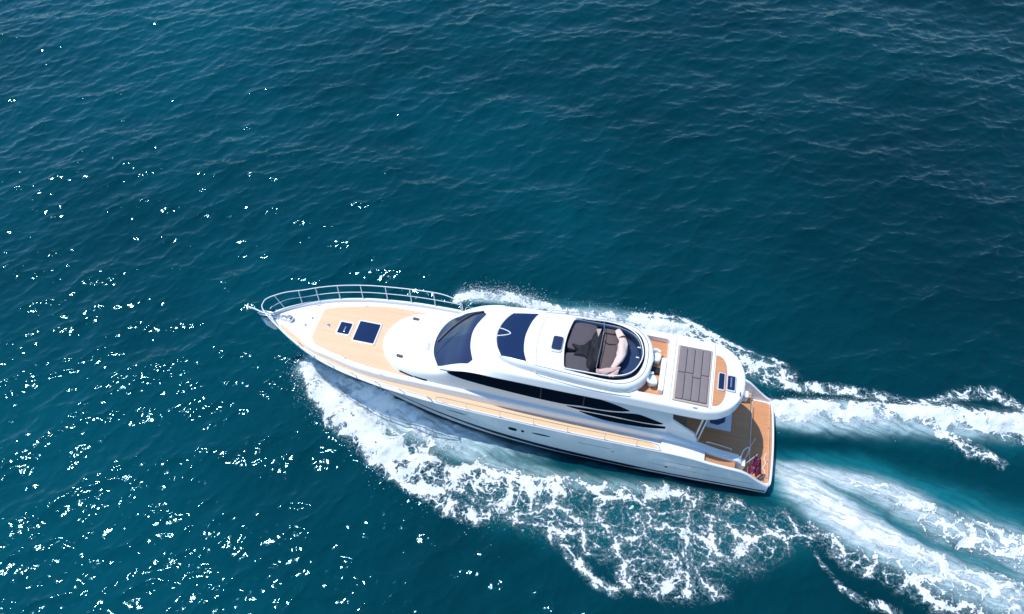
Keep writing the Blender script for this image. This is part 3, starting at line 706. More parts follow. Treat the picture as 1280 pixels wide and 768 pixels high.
# bow roller with anchor
mb = MB(); mb.box((20.65, .10, 2.66), (.70, .05, .12), bev=.01); mb.box((20.65, -.10, 2.66), (.70, .05, .12), bev=.01); mb.box((20.45, 0, 2.61), (.5, .22, .05), bev=.01)
mb.tube([(20.92, -.12, 2.62), (20.92, .12, 2.62)], .05, 10)
mb.build('bow_roller', STEEL, yacht)
anc = MB(); anc.tube([(20.35, 0, 2.72), (20.95, 0, 2.72), (21.12, 0, 2.60)], [.03, .035, .04], 8)
anc.tube([(21.05, 0, 2.62), (21.0, 0, 2.2), (20.85, 0, 1.95)], [.035, .04, .03], 8)
an = anc.build('anchor', STEEL, yacht)
mb = MB()
V = [(21.10, 0, 2.25), (20.80, .20, 2.10), (20.62, .10, 1.72), (20.55, 0, 1.60), (20.62, -.10, 1.72), (20.80, -.20, 2.10), (20.78, 0, 2.05), (21.02, 0, 2.30)]
mb.add(V, [(0, 1, 6), (0, 6, 5), (1, 2, 6), (5, 6, 4), (2, 3, 6), (4, 6, 3), (0, 7, 1), (0, 5, 7), (7, 6, 1), (7, 5, 6)])
mb.build('anchor_fluke', STEEL, an, smooth=False)
mb = MB(); mb.tube([(21.5, .02, 2.95), (21.25, .0, 2.88), (20.9, .05, 2.80), (20.5, .08, 2.76)], [.05, .035, .03, .03], 8); mb.tube([(21.5, -.1, 2.98), (21.52, .02, 2.96), (21.44, .13, 2.92)], .03, 6)
mb.build('pulpit_step', WSTEEL, yacht)

# bow rail
rs = [13.1, 14.2, 15.2, 16.2, 17.2, 18.1, 18.9, 19.5]
def rail_pt(x, s, h, out):
    return (x, s * (ys(x) - .05 + out), zs(x) + h)
rail = MB()
top = []
for s in (1, -1):
    line = [rail_pt(13.05, s, .05, .02), rail_pt(13.12, s, .40, .10), rail_pt(13.4, s, .55, .15)] + [rail_pt(x, s, .66, .20) for x in (14, 15, 16, 17, 18, 18.8, 19.4)]
    top.append(line)
T0 = smoothline(top[0] + [(20.0, .72, 3.42), (20.42, .42, 3.44), (20.64, .20, 3.44), (20.68, .0, 3.44), (20.64, -.20, 3.44), (20.42, -.42, 3.44), (20.0, -.72, 3.42)] + top[1][::-1], 6)
br = MB().tube(T0, .020, 8).build('bow_rail', WSTEEL, yacht)
for s in (1, -1):
    ml = [rail_pt(x, s, .33, .09) for x in (13.12, 14, 15, 16, 17, 18, 18.8, 19.4)] + [(20.0, s * .60, 3.08), (20.45, s * .20, 3.02), (20.55, s * .08, 2.95)]
    MB().tube(smoothline(ml, 6), .016, 6).build('mid_rail', WSTEEL, br)
    for x in rs:
        MB().tube([rail_pt(x, s, 0, -.02), rail_pt(x + .10, s, .66, .20)], .018, 6).build('stanchion', WSTEEL, br)
    MB().tube([(20.1, s * .40, 2.72), (20.40, s * .44, 3.43)], .018, 6).build('stanchion', WSTEEL, br)
# low side rails along the walkways
for s in (1, -1):
    P = smoothline([rail_pt(x, s, h, -.02) for x, h in ((12.95, .05), (12.8, .40), (12, .46), (10, .46), (8, .46), (6, .46), (4.6, .44), (4.3, .05))], 6)
    sr = MB().tube(P, .014, 6).build('side_rail', STEEL, yacht)
    for x in (11.7, 10.4, 9.1, 7.8, 6.4, 5.2):
        MB().tube([rail_pt(x, s, 0, -.02), rail_pt(x, s, .46, -.02)], .012, 6).build('stanchion', STEEL, sr)
    hr = MB().tube(smoothline([(13.5, s * 1.50, 2.72), (11, s * 1.50, 2.63), (8, s * 1.485, 2.56), (4.8, s * 1.475, 2.46)], 8), .012, 6).build('grab_rail', STEEL, yacht)
    for x, y in ((16.9, 1.30), (15.3, 1.66)):
        MB().tube([(x, s * y, 2.68), (x - .02, s * (y + .02), 2.86)], .012, 6).build('rail_post', STEEL, yacht)

# deckhouse
A = [
 (15.68, [(.12, 2.6), (.10, 2.67), (.08, 2.69), (.04, 2.70), (0, 2.70)]),
 (15.55, [(.58, 2.55), (.52, 2.70), (.42, 2.76), (.25, 2.79), (0, 2.80)]),
 (15.2, [(1.10, 2.5), (1.02, 2.72), (.88, 2.84), (.5, 2.90), (0, 2.92)]),
 (14.6, [(1.44, 2.5), (1.36, 2.77), (1.2, 2.90), (.7, 2.98), (0, 3.02)]),
 (13.6, [(1.57, 2.48), (1.48, 2.92), (1.32, 3.04), (.8, 3.12), (0, 3.16)]),
 (13.0, [(1.57, 2.45), (1.48, 3.12), (1.34, 3.22), (.8, 3.42), (0, 3.50)]),
 (12.5, [(1.56, 2.45), (1.48, 3.48), (1.34, 3.58), (.8, 3.74), (0, 3.82)]),
 (12.0, [(1.55, 2.45), (1.48, 3.74), (1.34, 3.86), (.8, 4.03), (0, 4.10)]),
 (11.5, [(1.54, 2.42), (1.48, 3.90), (1.32, 4.0), (.8, 4.12), (0, 4.15)]),
 (10.5, [(1.54, 2.40), (1.48, 3.97), (1.3, 4.0), (.8, 4.0), (0, 4.0)]),
 (4.2, [(1.53, 2.0), (1.48, 3.97), (1.3, 4.0), (.8, 4.0), (0, 4.0)])]
V, F = loft_geo(A, list(np.linspace(4.2, 10.4, 14)) + list(np.linspace(10.5, 15.0, 60)) + list(np.linspace(15.05, 15.68, 18)), 3)
house = mesh('deckhouse', V, F, GEL, yacht, True, 55)
AB = bvh(house)
bot = smoothline([(12.62, -1.27), (13.10, -1.06), (13.40, -.60), (13.50, 0), (13.40, .60), (13.10, 1.12), (13.04, 1.16)], 8)
topl = smoothline([(11.60, -1.27), (11.80, -.85), (11.96, -.40), (12.0, 0), (11.93, .50), (11.75, .95), (11.60, 1.22)], 8)
ws = drape('windscreen', AB, bot, topl, NAVYW, yacht, 'z', 48, 24, .010, .02)
# wiper blade on the windscreen and panel seam
def draped_line(tree, pts, r, name, mat, parent, off=.02, n=8):
    T = []
    for x, y in resample(smoothline(pts, n), 40):
        h, nn, _, _ = tree.ray_cast(Vector((x, y, 20)), Vector((0, 0, -1)))
        if h: T.append(h + Vector((0, 0, off)))
    return MB().tube(T, r, 6).build(name, mat, parent)
draped_line(AB, [(13.40, .10), (12.95, -.55), (12.40, -1.02), (11.85, -1.22)], .042, 'wiper', DARK, ws, .04)
draped_line(AB, [(13.30, .70), (13.05, .30), (12.6, -.2)], .008, 'wiper_arm', DARK, ws, .03)
draped_line(AB, [(14.0, -1.30), (14.75, -.90), (14.95, 0), (14.75, .90), (14.1, 1.30)], .006, 'panel_seam', GREYW, house, .002)
for y in (-.95, .88):
    MB().box((14.62 if y < 0 else 14.72, y, 2.965), (.26, .11, .02), bev=.006, rz=-.1).build('air_vent', GREYC, house)
MB().box((13.72, .30, 3.145), (.11, .30, .02), bev=.006, rz=.1).build('air_vent', GREYW, house)
for s in (1, -1):
    for a, b in ((14.60, 14.02), (13.98, 13.45)):
        drape('side_vent', AB, [(a, 2.67), (b, 2.62)], [(a, 2.73), (b, 2.71)], BLACKG, house, 'y', 8, 3, .006, .01, sgn=s)
    lens1_t = smoothline([(12.62, 3.44), (12.3, 3.62), (11.78, 3.80), (11.2, 3.90), (10.5, 3.95), (9.5, 3.95), (8.4, 3.92), (7.2, 3.80), (6.3, 3.62), (5.72, 3.42)], 6)
    lens1_b = smoothline([(12.55, 3.40), (11.9, 3.26), (11.18, 3.16), (10.12, 3.06), (9.07, 2.99), (8.11, 2.98), (7.50, 3.08), (6.84, 3.10), (6.12, 3.22), (5.72, 3.38)], 6)
    w_ = drape('side_window', AB, lens1_b, lens1_t, BLACKG, yacht, 'y', 60, 10, .012, .02, sgn=s)
    for xm in (9.0, 7.4):
        drape('mullion', AB, [(xm - .02, 3.08), (xm - .02, 3.84)], [(xm + .02, 3.08), (xm + .02, 3.84)], DARK, w_, 'y', 10, 3, .018, .0, sgn=s)
    drape('side_window', AB, smoothline([(8.0, 2.88), (7.57, 2.80), (7.0, 2.80), (6.16, 2.82), (5.41, 2.80), (4.66, 2.86), (4.42, 2.97)], 6),
          smoothline([(8.0, 2.90), (7.2, 2.98), (6.4, 3.06), (5.8, 3.20), (5.35, 3.28), (4.85, 3.14), (4.42, 2.99)], 6), BLACKG, yacht, 'y', 40, 8, .012, .02, sgn=s)
    drape('side_window', AB, smoothline([(7.5, 2.68), (7.1, 2.54), (6.5, 2.42), (5.7, 2.42), (4.9, 2.50), (4.3, 2.68)], 6),
          smoothline([(7.5, 2.70), (6.7, 2.72), (5.8, 2.72), (5.0, 2.74), (4.3, 2.80)], 6), BLACKG, yacht, 'y', 40, 6, .012, .02, sgn=s)
    # raked aft wing of the deckhouse side
    mb = MB(); q = [(4.22, 3.93), (4.12, 3.30), (3.65, 2.93), (3.22, 2.62), (3.05, 2.25), (3.02, 1.85), (4.22, 1.85)]
    y0, y1 = s * 1.40, s * 1.48
    V = [(x, y0, z) for x, z in q] + [(x, y1, z) for x, z in q]; n = len(q)
    mb.add(V, [tuple(range(n)), tuple(range(n, 2*n))[::-1]] + [(i, (i+1) % n, n + (i+1) % n, n + i) for i in range(n)])
    mb.build('house_wing', GEL, yacht, smooth=False)
    # side module of the cockpit
    V = []; F = []
    ax_ = list(np.linspace(1.22, 4.2, 20)); zt = mono([1.22, 1.35, 2.0, 3.0, 4.2], [1.45, 1.62, 1.72, 2.0, 2.34])
    pr = [(1.36, 0), (1.36, .92), (1.40, 1.0), (1.60, 1.0), (1.66, .95), (1.68, 0)]
    for x in ax_:
        for y, f_ in pr: V.append((x, s * y, .9 + (zt(x) - .9) * f_))
    n = len(pr)
    for i in range(len(ax_) - 1):
        for k in range(n): F.append((i*n+k, i*n+(k+1) % n, (i+1)*n+(k+1) % n, (i+1)*n+k))
    F += [tuple(range(n)), tuple((len(ax_)-1)*n + k for k in range(n))]
    sm = mesh('cockpit_coaming', V, F, GEL, yacht, True, 40)
    MB().box((1.15, s * 1.52, 1.15), (.22, .30, .40), bev=.03).build('step', GEL, sm)
    MB().tube(smoothline([(2.6, s*1.34, 1.90), (2.6, s*1.34, 2.02), (2.0, s*1.34, 1.92), (1.7, s*1.34, 1.84), (1.7, s*1.34, 1.72)], 3), .014, 6).build('hand_rail', STEEL, sm)
    # steel posts holding the overhang
    MB().tube([(3.12, s * 1.30, .92), (3.12, s * 1.42, 3.97)], .035, 10).build('overhang_post', WSTEEL, yacht)
    MB().tube([(2.98, s * 1.30, .92), (2.98, s * 1.42, 3.97)], .025, 10).build('overhang_post', WSTEEL, yacht)
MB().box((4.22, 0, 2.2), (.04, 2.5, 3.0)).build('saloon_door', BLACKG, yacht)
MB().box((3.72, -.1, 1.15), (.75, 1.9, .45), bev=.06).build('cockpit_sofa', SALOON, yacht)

# flybridge deck
Bt = []
for x, yb, zb, yt, zt_, zc_ in ((13.3, 1.15, 2.9, 1.05, 2.98, 2.95), (12.7, 1.42, 3.42, 1.28, 3.46, 3.44), (12.3, 1.52, 3.62, 1.34, 3.72, 3.72), (11.9, 1.57, 3.80, 1.38, 3.92, 3.96), (11.5, 1.61, 3.90, 1.42, 4.06, 4.18), (11.2, 1.64, 3.94, 1.43, 4.16, 4.30),
        (10.8, 1.65, 3.93, 1.46, 4.26, 4.40), (10, 1.66, 3.95, 1.50, 4.36, 4.44), (8, 1.67, 3.95, 1.52, 4.40, 4.45), (4, 1.67, 3.95, 1.53, 4.42, 4.46), (3.3, 1.66, 3.95, 1.51, 4.42, 4.46), (2.8, 1.57, 3.97, 1.40, 4.42, 4.46), (2.4, 1.36, 4.0, 1.18, 4.42, 4.45), (2.1, 1.02, 4.02, .84, 4.42, 4.44), (1.95, .70, 4.04, .52, 4.41, 4.43), (1.87, .35, 4.08, .25, 4.38, 4.40), (1.85, .12, 4.12, .08, 4.34, 4.36)):
    Bt.append((x, [(yb - .22, zb + .05), (yb - .06, zb + .06), (yb, zb + .12), (yt + (yb - yt) * .30, zt_ - .05), (yt, zt_), (yt - .2, zt_ + (zc_ - zt_) * .5), (yt * .5, zc_), (0, zc_)]))
V, F = loft_geo(Bt, list(np.linspace(1.85, 2.2, 12)) + list(np.linspace(2.25, 3.4, 16)) + list(np.linspace(3.6, 10.0, 24)) + list(np.linspace(10.1, 13.3, 36)), 2, r=.09)
fly = mesh('flybridge_deck', V, F, GEL, yacht, True)
def cutter(outline, z0, z1, bev=0):
    return MB().prism(outline, z0, z1).build('cutter', None, yacht, smooth=False, auto=None)
opening = smoothline([(8.28, -1.06), (8.34, -.9), (8.42, -.4), (8.44, 0), (8.42, .4), (8.34, .9), (8.28, 1.06), (8.1, 1.12), (7.2, 1.12), (6.6, 1.10), (6.2, .99), (5.9, .78), (5.72, .42), (5.66, 0), (5.72, -.42), (5.9, -.78), (6.2, -.99), (6.6, -1.10), (7.2, -1.12), (8.1, -1.12)], 4, True)
well = rrect(4.70, -1.24, 5.65, 1.24, .12)
boolean(fly, [cutter(opening, 4.28, 5.5), cutter(well, 4.16, 5.5)])
# hardtop / coaming moulding
Ct = []
for x, yb, zc_ in ((11.12, .12, 4.44), (11.05, .40, 4.47), (10.9, .78, 4.53), (10.6, 1.06, 4.60), (10.0, 1.24, 4.68), (9.4, 1.32, 4.76), (8.6, 1.40, 4.80), (7.5, 1.46, 4.80), (6.5, 1.48, 4.80), (6.0, 1.42, 4.80), (5.7, 1.25, 4.79), (5.5, 1.04, 4.78), (5.35, .78, 4.77), (5.26, .45, 4.75), (5.22, .12, 4.72)):
    q = 1.0 if x < 9.8 else .5
    Ct.append((x, [(yb, 4.36), (yb - .02, 4.36 + (zc_ - 4.36) * .5), (yb - .08, 4.36 + (zc_ - 4.36) * .85), (max(.03, yb - .20), zc_ - .005), (yb * .55, zc_ + .012), (0, zc_ + .015)]))
V, F = loft_geo(Ct, list(np.linspace(5.22, 5.6, 14)) + list(np.linspace(5.7, 10.4, 40)) + list(np.linspace(10.5, 11.12, 20)), 2)
top_ = mesh('hardtop', V, F, GEL, yacht, True)
TB = bvh(top_)
boolean(top_, [cutter(opening, 4.0, 5.5)])
# front glass of the hardtop
sc_f = smoothline([(10.58, -.98), (10.80, -.68), (10.96, -.25), (10.98, .15), (10.85, .60), (10.62, .96)], 8)
sc_a = smoothline([(9.66, -1.06), (9.82, -.7), (9.92, -.2), (9.93, .2), (9.84, .70), (9.66, 1.10)], 8)
fg = drape('skylight_glass', TB, sc_f, sc_a, NAVYG, yacht, 'z', 40, 16, .012, .02)
draped_line(TB, [(10.62, -1.0), (10.84, -.68), (11.0, -.25), (11.02, .15), (10.89, .60), (10.66, .98)], .022, 'glass_frame', WSTEEL, fg, .02)
draped_line(TB, [(10.57, -1.0), (10.79, -.68), (10.95, -.25), (10.97, .15), (10.84, .60), (10.61, .98)], .012, 'glass_gasket', DARK, fg, .018)
draped_line(TB, [(10.98, -.22), (10.72, -.14), (10.50, 0), (10.72, .10), (10.98, .14)], .020, 'badge_frame', WSTEEL, fg, .03)
for s in (1, -1):
    draped_line(TB, [(9.4, s*1.18), (8.6, s*1.25), (7.8, s*1.29), (7.0, s*1.31), (6.3, s*1.29), (5.9, s*1.14), (5.62, s*.86), (5.46, s*.5), (5.42, 0)], .010, 'moulding_seam', GREYC, top_, .001)
draped_line(TB, [(9.30, -1.12), (9.42, -.5), (9.44, 0), (9.42, .5), (9.30, 1.12)], .006, 'panel_seam', GREYC, top_, .001)
v = MB().prism([(8.72 + x, .20 + y) for x, y in rrect(-.21, -.35, .21, .35, .10)], 4.78, 4.86, .02).build('roof_hatch', GREYW, yacht)
MB().prism([(8.72 + x, .20 + y) for x, y in rrect(-.18, -.33, .18, .25, .08)], 4.85, 4.90, .015).build('hatch_glass', NAVYW, v)

# inside the open well
well_in = empty('helm_well', yacht)
wfloor = MB().prism([(7.05 + (x - 7.05) * .99, y * .99) for x, y in opening], 4.28, 4.33).build('well_sole', NAVYT, yacht)
bpy.data.objects.remove(well_in)
lp = MB(); lp.prism(smoothline([(8.26, -1.06), (8.34, -.5), (8.34, .10), (7.66, .02), (7.46, -.30), (7.42, -1.08)], 3, True), 4.30, 4.64, .05)
lounge = lp.build('lounge_pad', GREYC, yacht)
MB().prism(smoothline([(8.33, .32), (8.28, 1.05), (7.48, 1.06), (7.46, .36)], 3, True), 4.30, 4.63, .05).build('lounge_pad', GREYC, yacht)
# black cover draped over the helm console, with a pointed flap
def drape_blob(name, outline, z0, z1, mat, parent, seed=1, amp=.03, lift=None):
    """soft cloth-like lump with a wrinkled top above an outline"""
    rnd = np.random.default_rng(seed); P = [np.array(q, float) for q in smoothline(outline, 4, True)]
    c = sum(P) / len(P); V = []; F = []; K = 9; n = len(P)
    ph = rnd.random(6) * 6.28
    for k in range(K):
        t = k / (K - 1); 
        for i, q in enumerate(P):
            r = 1 - t * .97; zz = z0 + (z1 - z0) * (1 - (1 - min(1, t * 2.6)) ** 2) 
            xy = c + (q - c) * (r if t > 0 else 1)
            wv = amp * math.sin(xy[0] * 19 + ph[0] + 3 * math.sin(xy[1] * 5 + ph[1])) * math.cos(xy[1] * 13 + ph[2]) * min(1, t * 3)
            if lift: wv += lift(xy[0], xy[1]) * min(1, t * 3)
            V.append((xy[0], xy[1], zz + wv))
    V = [(P[i][0], P[i][1], z0 - .0) for i in range(n)] + V
    K += 1
    for k in range(K - 1):
        for i in range(n): F.append((k*n+i, k*n+(i+1) % n, (k+1)*n+(i+1) % n, (k+1)*n+i))
    F.append(tuple((K-1)*n + i for i in range(n))); F.append(tuple(range(n))[::-1])
    return mesh(name, V, F, mat, parent, True, 70)
bc = thing_at('console_cover', 'black cover draped over the helm console inside the open flybridge well', 'cover', (0, 0, .17))
drape_blob('cloth', [(7.50, -.98), (7.30, -1.08), (7.12, -.98), (7.05, -.50), (7.03, .10), (7.10, .60), (7.24, .95), (7.44, 1.06), (7.60, .90), (7.62, .40), (7.58, .05), (7.60, -.50)], 4.14, 4.55, BLACKF, bc, 2, .03)
drape_blob('pointed_flap', [(7.48, .46), (7.66, .40), (8.08, .40), (7.92, .22), (8.16, .04), (8.22, -.10), (7.97, -.06), (7.68, -.20), (7.48, -.45)], 4.44, 4.56, BLACKF, bc, 3, .015)
V = [(7.43, -.84, 4.62), (7.25, -.88, 4.62), (7.31, -.52, 4.60), (7.43, -.84, 4.55), (7.25, -.88, 4.55), (7.31, -.52, 4.53)]
mesh('pale_panel', V, [(0, 1, 2), (3, 5, 4), (0, 3, 4, 1), (1, 4, 5, 2), (2, 5, 3, 0)], TANF, bc, False)
MB().tube(smoothline([(7.20, -1.12, 4.88), (7.16, -.8, 4.90), (7.16, -.1, 4.90), (7.18, .88, 4.86)], 5), .014, 6).build('cross_bar', STEEL, yacht)
MB().prism(smoothline([(7.08, -.92), (6.60, -.94), (6.56, .60), (7.04, .72)], 3, True), 4.30, 4.58, .05).build('helm_seat', BROWNC, yacht)
MB().prism(rrect(6.72, -1.04, 7.14, -.84, .05), 4.3, 4.68, .04).build('seat_bolster', BROWNC, yacht)
MB().tube(smoothline([(7.06, -.52, 4.59), (6.92, -.40, 4.60), (6.64, -.44, 4.59)], 5), .018, 6).build('seat_piping', DARK, yacht)
# cream blanket
cb_ = thing_at('cream_blanket', 'long rolled cream blanket lying in a curve across the taupe helm seat', 'blanket', (0, 0, .17))
def sausage(name, pts, ra, mat, parent, flat=.6, n=18, seed=0):
    P = resample(smoothline(pts, 6), 44); rad = np.interp(np.linspace(0, 1, 44), np.linspace(0, 1, len(ra)), ra); V = []; F = []
    P = [Vector(q) for q in P]; rnd = np.random.default_rng(seed); ph = rnd.random(4) * 6.28
    for i, q in enumerate(P):
        t = (P[min(i+1, 43)] - P[max(i-1, 0)]); t.z = 0; t.normalize(); u = Vector((-t.y, t.x, 0))
        for k in range(n):
            a = 2 * math.pi * k / n; w = 1 + .12 * math.sin(3 * a + ph[0] + i * .22) + .09 * math.sin(7 * a + ph[1] - i * .2) + .03 * math.sin(i * .8 + ph[2])
            V.append((q + (u * math.cos(a) + Vector((0, 0, flat)) * math.sin(a)) * rad[i] * w)[:])
    for i in range(43):
        for k in range(n): F.append((i*n+k, i*n+(k+1) % n, (i+1)*n+(k+1) % n, (i+1)*n+k))
    F += [tuple(range(n)), tuple(43*n + k for k in range(n))]
    return mesh(name, V, F, mat, parent, True, 60)
sausage('fabric_roll', [(6.66, -1.04, 4.50), (6.52, -.80, 4.52), (6.42, -.55, 4.54), (6.38, -.2, 4.54), (6.38, .12, 4.52), (6.50, .42, 4.49), (6.64, .60, 4.44)], [.10, .14, .13, .18, .17, .15, .11, .05], CREAM, cb_, .75)
MB().tube([(6.60, -.62, 4.50), (6.54, -.66, 4.62), (6.44, -.70, 4.68), (6.33, -.72, 4.64), (6.27, -.68, 4.52)], .022, 6).build('strap', DARK, cb_)
pk = thing_at('pink_towel', 'pale pink folded towel on the port end of the helm seat', 'towel', (0, 0, .17))
sausage('towel_cloth', [(7.16, .86, 4.44), (6.90, .82, 4.47), (6.60, .70, 4.48), (6.34, .52, 4.46)], [.08, .11, .09, .03], PINKC, pk, .6, seed=2)
sausage('towel_end', [(6.68, 1.02, 4.44), (6.52, .88, 4.47), (6.38, .62, 4.46)], [.10, .09, .03], PINKC, pk, .5, seed=5)
# dark channel between the rail and the moulding, and the dark lining of the well
def scaled(pts, k, dy): return [(7.0 + (x - 7.0) * k, y + (dy if y > 0 else -dy) * min(1, abs(y) / .3)) for x, y in pts]
half = [(8.05, 1.125), (7.2, 1.125), (6.6, 1.105), (6.2, .995), (5.9, .785), (5.72, .42), (5.66, 0), (5.72, -.42), (5.9, -.785), (6.2, -.995), (6.6, -1.105), (7.2, -1.125), (8.05, -1.125)]
outer = [(8.05, 1.15), (7.2, 1.225), (6.6, 1.22), (6.12, 1.09), (5.78, .85), (5.60, .45), (5.54, 0), (5.60, -.45), (5.78, -.85), (6.12, -1.09), (6.6, -1.22), (7.2, -1.225), (8.05, -1.15)]
drape('well_channel', TB, smoothline(half, 6), smoothline(outer, 6), BLACKG, yacht, 'z', 90, 4, .006, .01)
V = []; F = []
ol = opening
for x, y in ol: V += [(7.0 + (x - 7.0) * .992, y * .99, 4.31), (7.0 + (x - 7.0) * .992, y * .99, 4.74)]
nn_ = len(ol)
for i in range(nn_): F.append((2*i, 2*((i+1) % nn_), 2*((i+1) % nn_) + 1, 2*i + 1))
ln = mesh('well_lining', V, F, NAVYT, yacht, True); sm0 = ln.modifiers.new('t', 'SOLIDIFY'); sm0.thickness = .006
# rail around the well
rp = smoothline([(8.30, 1.14, 4.84), (7.6, 1.17, 4.90), (6.8, 1.15, 4.92), (6.25, 1.02, 4.92), (5.9, .78, 4.92), (5.70, .42, 4.92), (5.62, 0, 4.92), (5.70, -.42, 4.92), (5.9, -.78, 4.92), (6.25, -1.02, 4.92), (6.8, -1.15, 4.92), (7.6, -1.17, 4.90), (8.30, -1.14, 4.84)], 6)
wr = MB().tube(rp, .022, 8).build('well_rail', WSTEEL, yacht)
for i in (3, 14, 24, 32, 40, 48, 58, 69):
    a = Vector(rp[i]); MB().tube([a, (a.x, a.y, 4.76)], .012, 6).build('rail_post', STEEL, wr)
for y in (.12, -.32):
    MB().box((5.80, y, 4.86), (.12, .04, .05), bev=.01).build('rail_clip', WSTEEL, wr)
MB().tube([(7.85, -1.40, 4.75), (7.83, -1.42, 5.35)], .012, 6).build('antenna', WSTEEL, yacht)
for s in (1, -1):
    MB().tube(smoothline([(9.3, s*1.33, 4.50), (9.1, s*1.40, 4.66), (8.0, s*1.50, 4.66), (7.0, s*1.53, 4.66), (6.0, s*1.50, 4.64), (5.85, s*1.46, 4.5)], 5), .014, 6).build('coaming_rail', STEEL, yacht)

# aft end of the flybridge: teak well, white chairs, sunpad, teak crescent and skylights
MB().prism(rrect(4.72, -1.22, 5.63, 1.22, .10), 4.16, 4.185, .004).build('well_teak', TEAK, fly)
MB().prism(rrect(4.71, -.40, 4.90, 1.0, .05), 4.17, 4.42, .03).build('bench', GEL, yacht)
def chair(loc, rz, label):
    t = thing_at('bucket_chair', label, 'chair', loc, rz, 'white chairs on the flybridge teak')
    MB().tube([(0, 0, 0), (0, 0, .06)], .13, 16).build('base', STEEL, t)
    MB().prism(smoothline([(.17, -.16), (.17, .16), (0, .20), (-.15, .15), (-.15, -.15), (0, -.20)], 4, True), .06, .24, .05).build('seat', GEL, t)
    P = smoothline([(.10, -.21, .28), (-.05, -.22, .32), (-.17, -.13, .36), (-.20, 0, .38), (-.17, .13, .36), (-.05, .22, .32), (.10, .21, .28)], 4)
    MB().tube(P, .055, 10).build('backrest', GEL, t)
chair((5.12, -.40, 4.185), R(170), 'white moulded chair behind the hardtop, the one farther from the black side windows')
chair((5.16, .62, 4.185), R(200), 'white moulded chair behind the hardtop, the one nearer the black side windows')
MB().box((5.05, .12, 4.25), (.30, .28, .12), bev=.03).build('deck_box', DARK, yacht)

pad = MB().prism([(4.37, -1.04), (4.37, 1.32), (3.12, 1.34), (3.12, -1.04)], 4.44, 4.50, .015).build('sunpad', TANF, yacht)
for i in range(4):
    x1 = 4.30 - i * .28; sp = .30 if i % 2 == 0 else .14
    if i == 3: sp = .14
    if i == 0: sp = .16
    MB().prism(rrect(x1 - .265, -.98, x1, sp - .01, .03), 4.49, 4.57, .025).build('cushion', PADC, pad)
    MB().prism(rrect(x1 - .265, sp + .01, x1, 1.26, .03), 4.49, 4.57, .025).build('cushion', PADC, pad)
FB = bvh(fly)
draped_line(FB, [(3.02, -1.40), (3.02, 0), (3.02, 1.40)], .006, 'panel_seam', GREYC, fly, .001)
draped_line(FB, [(4.45, -1.40), (4.45, 0), (4.45, 1.40)], .006, 'panel_seam', GREYC, fly, .001)
draped_line(FB, [(4.3, 1.42), (3.3, 1.40), (2.7, 1.22), (2.3, .90), (2.06, .4), (2.03, 0), (2.06, -.4), (2.3, -.90), (2.7, -1.22), (3.3, -1.40), (4.3, -1.42)], .006, 'panel_seam', GREYW, fly, .002)
for yy in (1.46, -1.46):
    MB().box((3.55, yy, 4.44), (.16, .05, .03), bev=.01).build('fairlead', STEEL, fly)
cr = smoothline([(2.97, -.92), (2.76, -.86), (2.60, -.60), (2.54, -.2), (2.54, .45), (2.60, .88), (2.76, 1.16), (2.97, 1.24)], 6)
drape('aft_teak', FB, [(2.98, y) for y in np.linspace(-.92, 1.24, 20)], cr, TEAK, fly, 'z', 30, 10, .008, .005)
for (x0, x1, y0, y1, m_) in ((2.60, 2.86, -.18, .58, 0), (2.22, 2.55, -.14, .54, 1)):
    b_ = MB().prism(rrect(x0, y0, x1, y1, .05), 4.42, 4.52, .02).build('skylight', GREYW, yacht)
    MB().prism(rrect(x0 + .04, y0 + .05, x1 - .03, y1 - .05, .03), 4.51, 4.535, .008).build('skylight_pane', NAVYG, b_)
MB().box((2.40, .2, 4.56), (.05, .40, .03), bev=.01).build('skylight_handle', STEEL, yacht)
MB().box((2.04, .55, 4.455), (.04, .16, .02), bev=.005).build('deck_vent', GREYC, yacht)

# cockpit table under the overhang
tb = thing_at('cockpit_table', 'white table with a dark blue cloth on the shaded aft deck under the overhang', 'table', (2.22, -.12, .925))
MB().prism(rrect(-.50, -.55, .45, .62, .05), .70, .75, .015).build('table_top', GREYW, tb)
MB().tube([(0, 0, 0), (0, 0, .70)], .05, 12).build('table_leg', STEEL, tb)
MB().prism([(-.30, -.40), (-.25, .28), (.0, .46), (.30, .44), (.34, -.40)], .75, .765, .005).build('table_cloth', NAVYT, tb)

# ensign on its staff, stern rope
fl = thing_at('stern_flag', 'magenta patterned flag hanging from a short staff at the stern corner', 'flag', (1.02, 1.42, .92))
MB().tube([(0, 0, 0), (-.28, -.06, .95)], .014, 6).build('flagstaff', WSTEEL, fl)
V = []; F = []
nu, nv = 26, 18
for i in range(nu):
    u = i / (nu - 1)
    for j in range(nv):
        v_ = j / (nv - 1)
        x = -.24 + .06 * v_ - .46 * u * (.6 + .4 * v_) + .05 * math.sin(9 * u + 2 * v_); y = -.06 + .42 * v_ + .10 * math.sin(12 * u) * (v_ + .2); z = .88 - .55 * v_ - .28 * u + .05 * math.sin(14 * u + 5 * v_)
        V.append((x, y, z))
for i in range(nu - 1):
    for j in range(nv - 1): F.append((i*nv+j, i*nv+j+1, (i+1)*nv+j+1, (i+1)*nv+j))
fo = mesh('flag_cloth', V, F, CLOTH, fl, True); sm_ = fo.modifiers.new('t', 'SOLIDIFY'); sm_.thickness = .008
MB().tube(smoothline([(1.30, 1.50, 1.62), (1.22, 1.25, 1.80), (1.05, 1.10, 1.80), (.98, 1.12, 1.50), (1.0, 1.20, .95)], 5), .018, 6).build('stern_rail', WSTEEL, yacht)
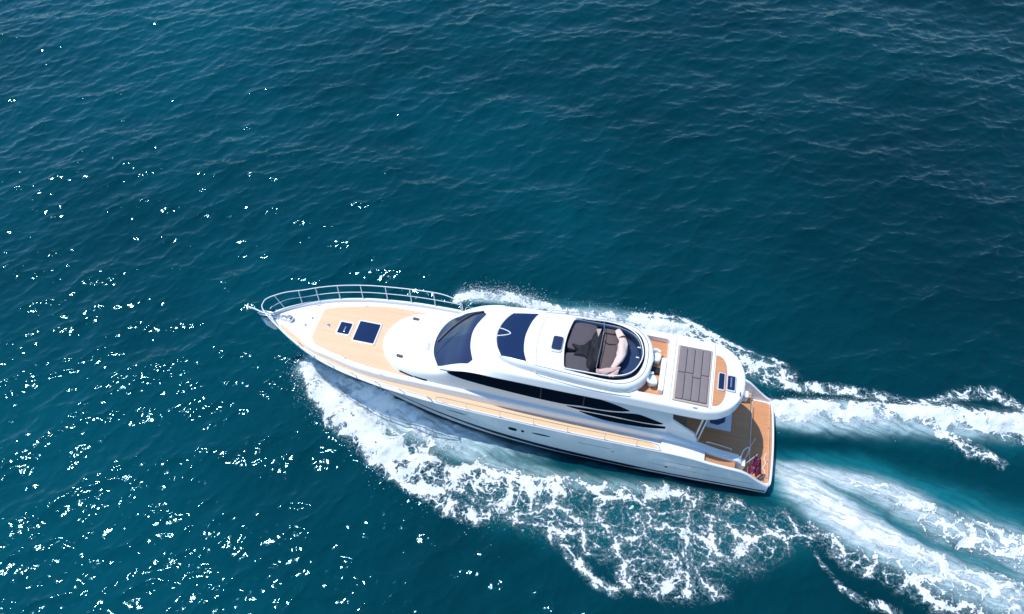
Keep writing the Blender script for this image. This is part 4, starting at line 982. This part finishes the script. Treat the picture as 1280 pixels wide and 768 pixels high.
MB().tube(smoothline([(.78, .55, 1.6), (.78, .55, .93)], 3), .012, 6).build('stern_rail_post', WSTEEL, yacht)
rope = MB().tube(smoothline([(.30, 1.62, .55), (.15, 1.50, .56), (.12, 1.30, .555), (.20, 1.15, .555), (.10, .95, .555), (.16, .75, .555), (.08, .5, .555)], 6), .014, 6).build('mooring_rope', WSTEEL, None)
rope.matrix_world = BM; tag(rope, 'thin pale mooring rope lying loose along the teak edge of the swim platform', 'rope')
for y in (-.65, .85, 1.55):
    cl = MB().box((.02, y, .56), (.10, .05, .05), bev=.01).build('platform_cleat', STEEL, yacht)

# ---------------------------------------------------------------- spray thrown up by the hull
def build_spray():
    rng = np.random.default_rng(5); V = []; F = []
    def burst(pts, n, spread, hmax, size):
        P = np.array(resample(pts, 200))
        for _ in range(n):
            i = rng.integers(0, 200); c = P[i]
            a = rng.normal(size=2) * spread; z = abs(rng.normal()) * hmax * .5
            r = size * (.4 + rng.random() ** 3 * 1.6)
            o = np.array([c[0] + a[0], c[1] + a[1], .05 + z]); k = len(V)
            q = rng.normal(size=(6, 3)) * .25
            for d, j in zip(((1, 0, 0), (-1, 0, 0), (0, 1, 0), (0, -1, 0), (0, 0, 1), (0, 0, -1)), q): V.append(tuple(o + (np.array(d) + j) * r))
            for f in ((0, 2, 4), (2, 1, 4), (1, 3, 4), (3, 0, 4), (2, 0, 5), (1, 2, 5), (3, 1, 5), (0, 3, 5)): F.append(tuple(k + x for x in f))
    W = WAKE['foam']
    burst([q[:2] for q in W[0][:6]], 4200, .45, .40, .010)
    burst([q[:2] for q in W[0][:3]], 2500, .32, .45, .010)
    burst([q[:2] for q in W[12][:4]], 4500, .30, .55, .011)
    burst([q[:2] for q in W[12][4:9]], 3500, .36, .35, .010)
    burst([q[:2] for q in W[9][:4]], 2500, .40, .3, .010)
    burst([q[:2] for q in W[1]], 800, .45, .2, .010)
    m = plain('spray_drops', (.85, .88, .9), .5, 0, .02)
    o = mesh('spray', V, F, m, None, True)
    tag(o, 'fine white spray thrown off the hull and bow wave', 'spray', kind='stuff')
build_spray()
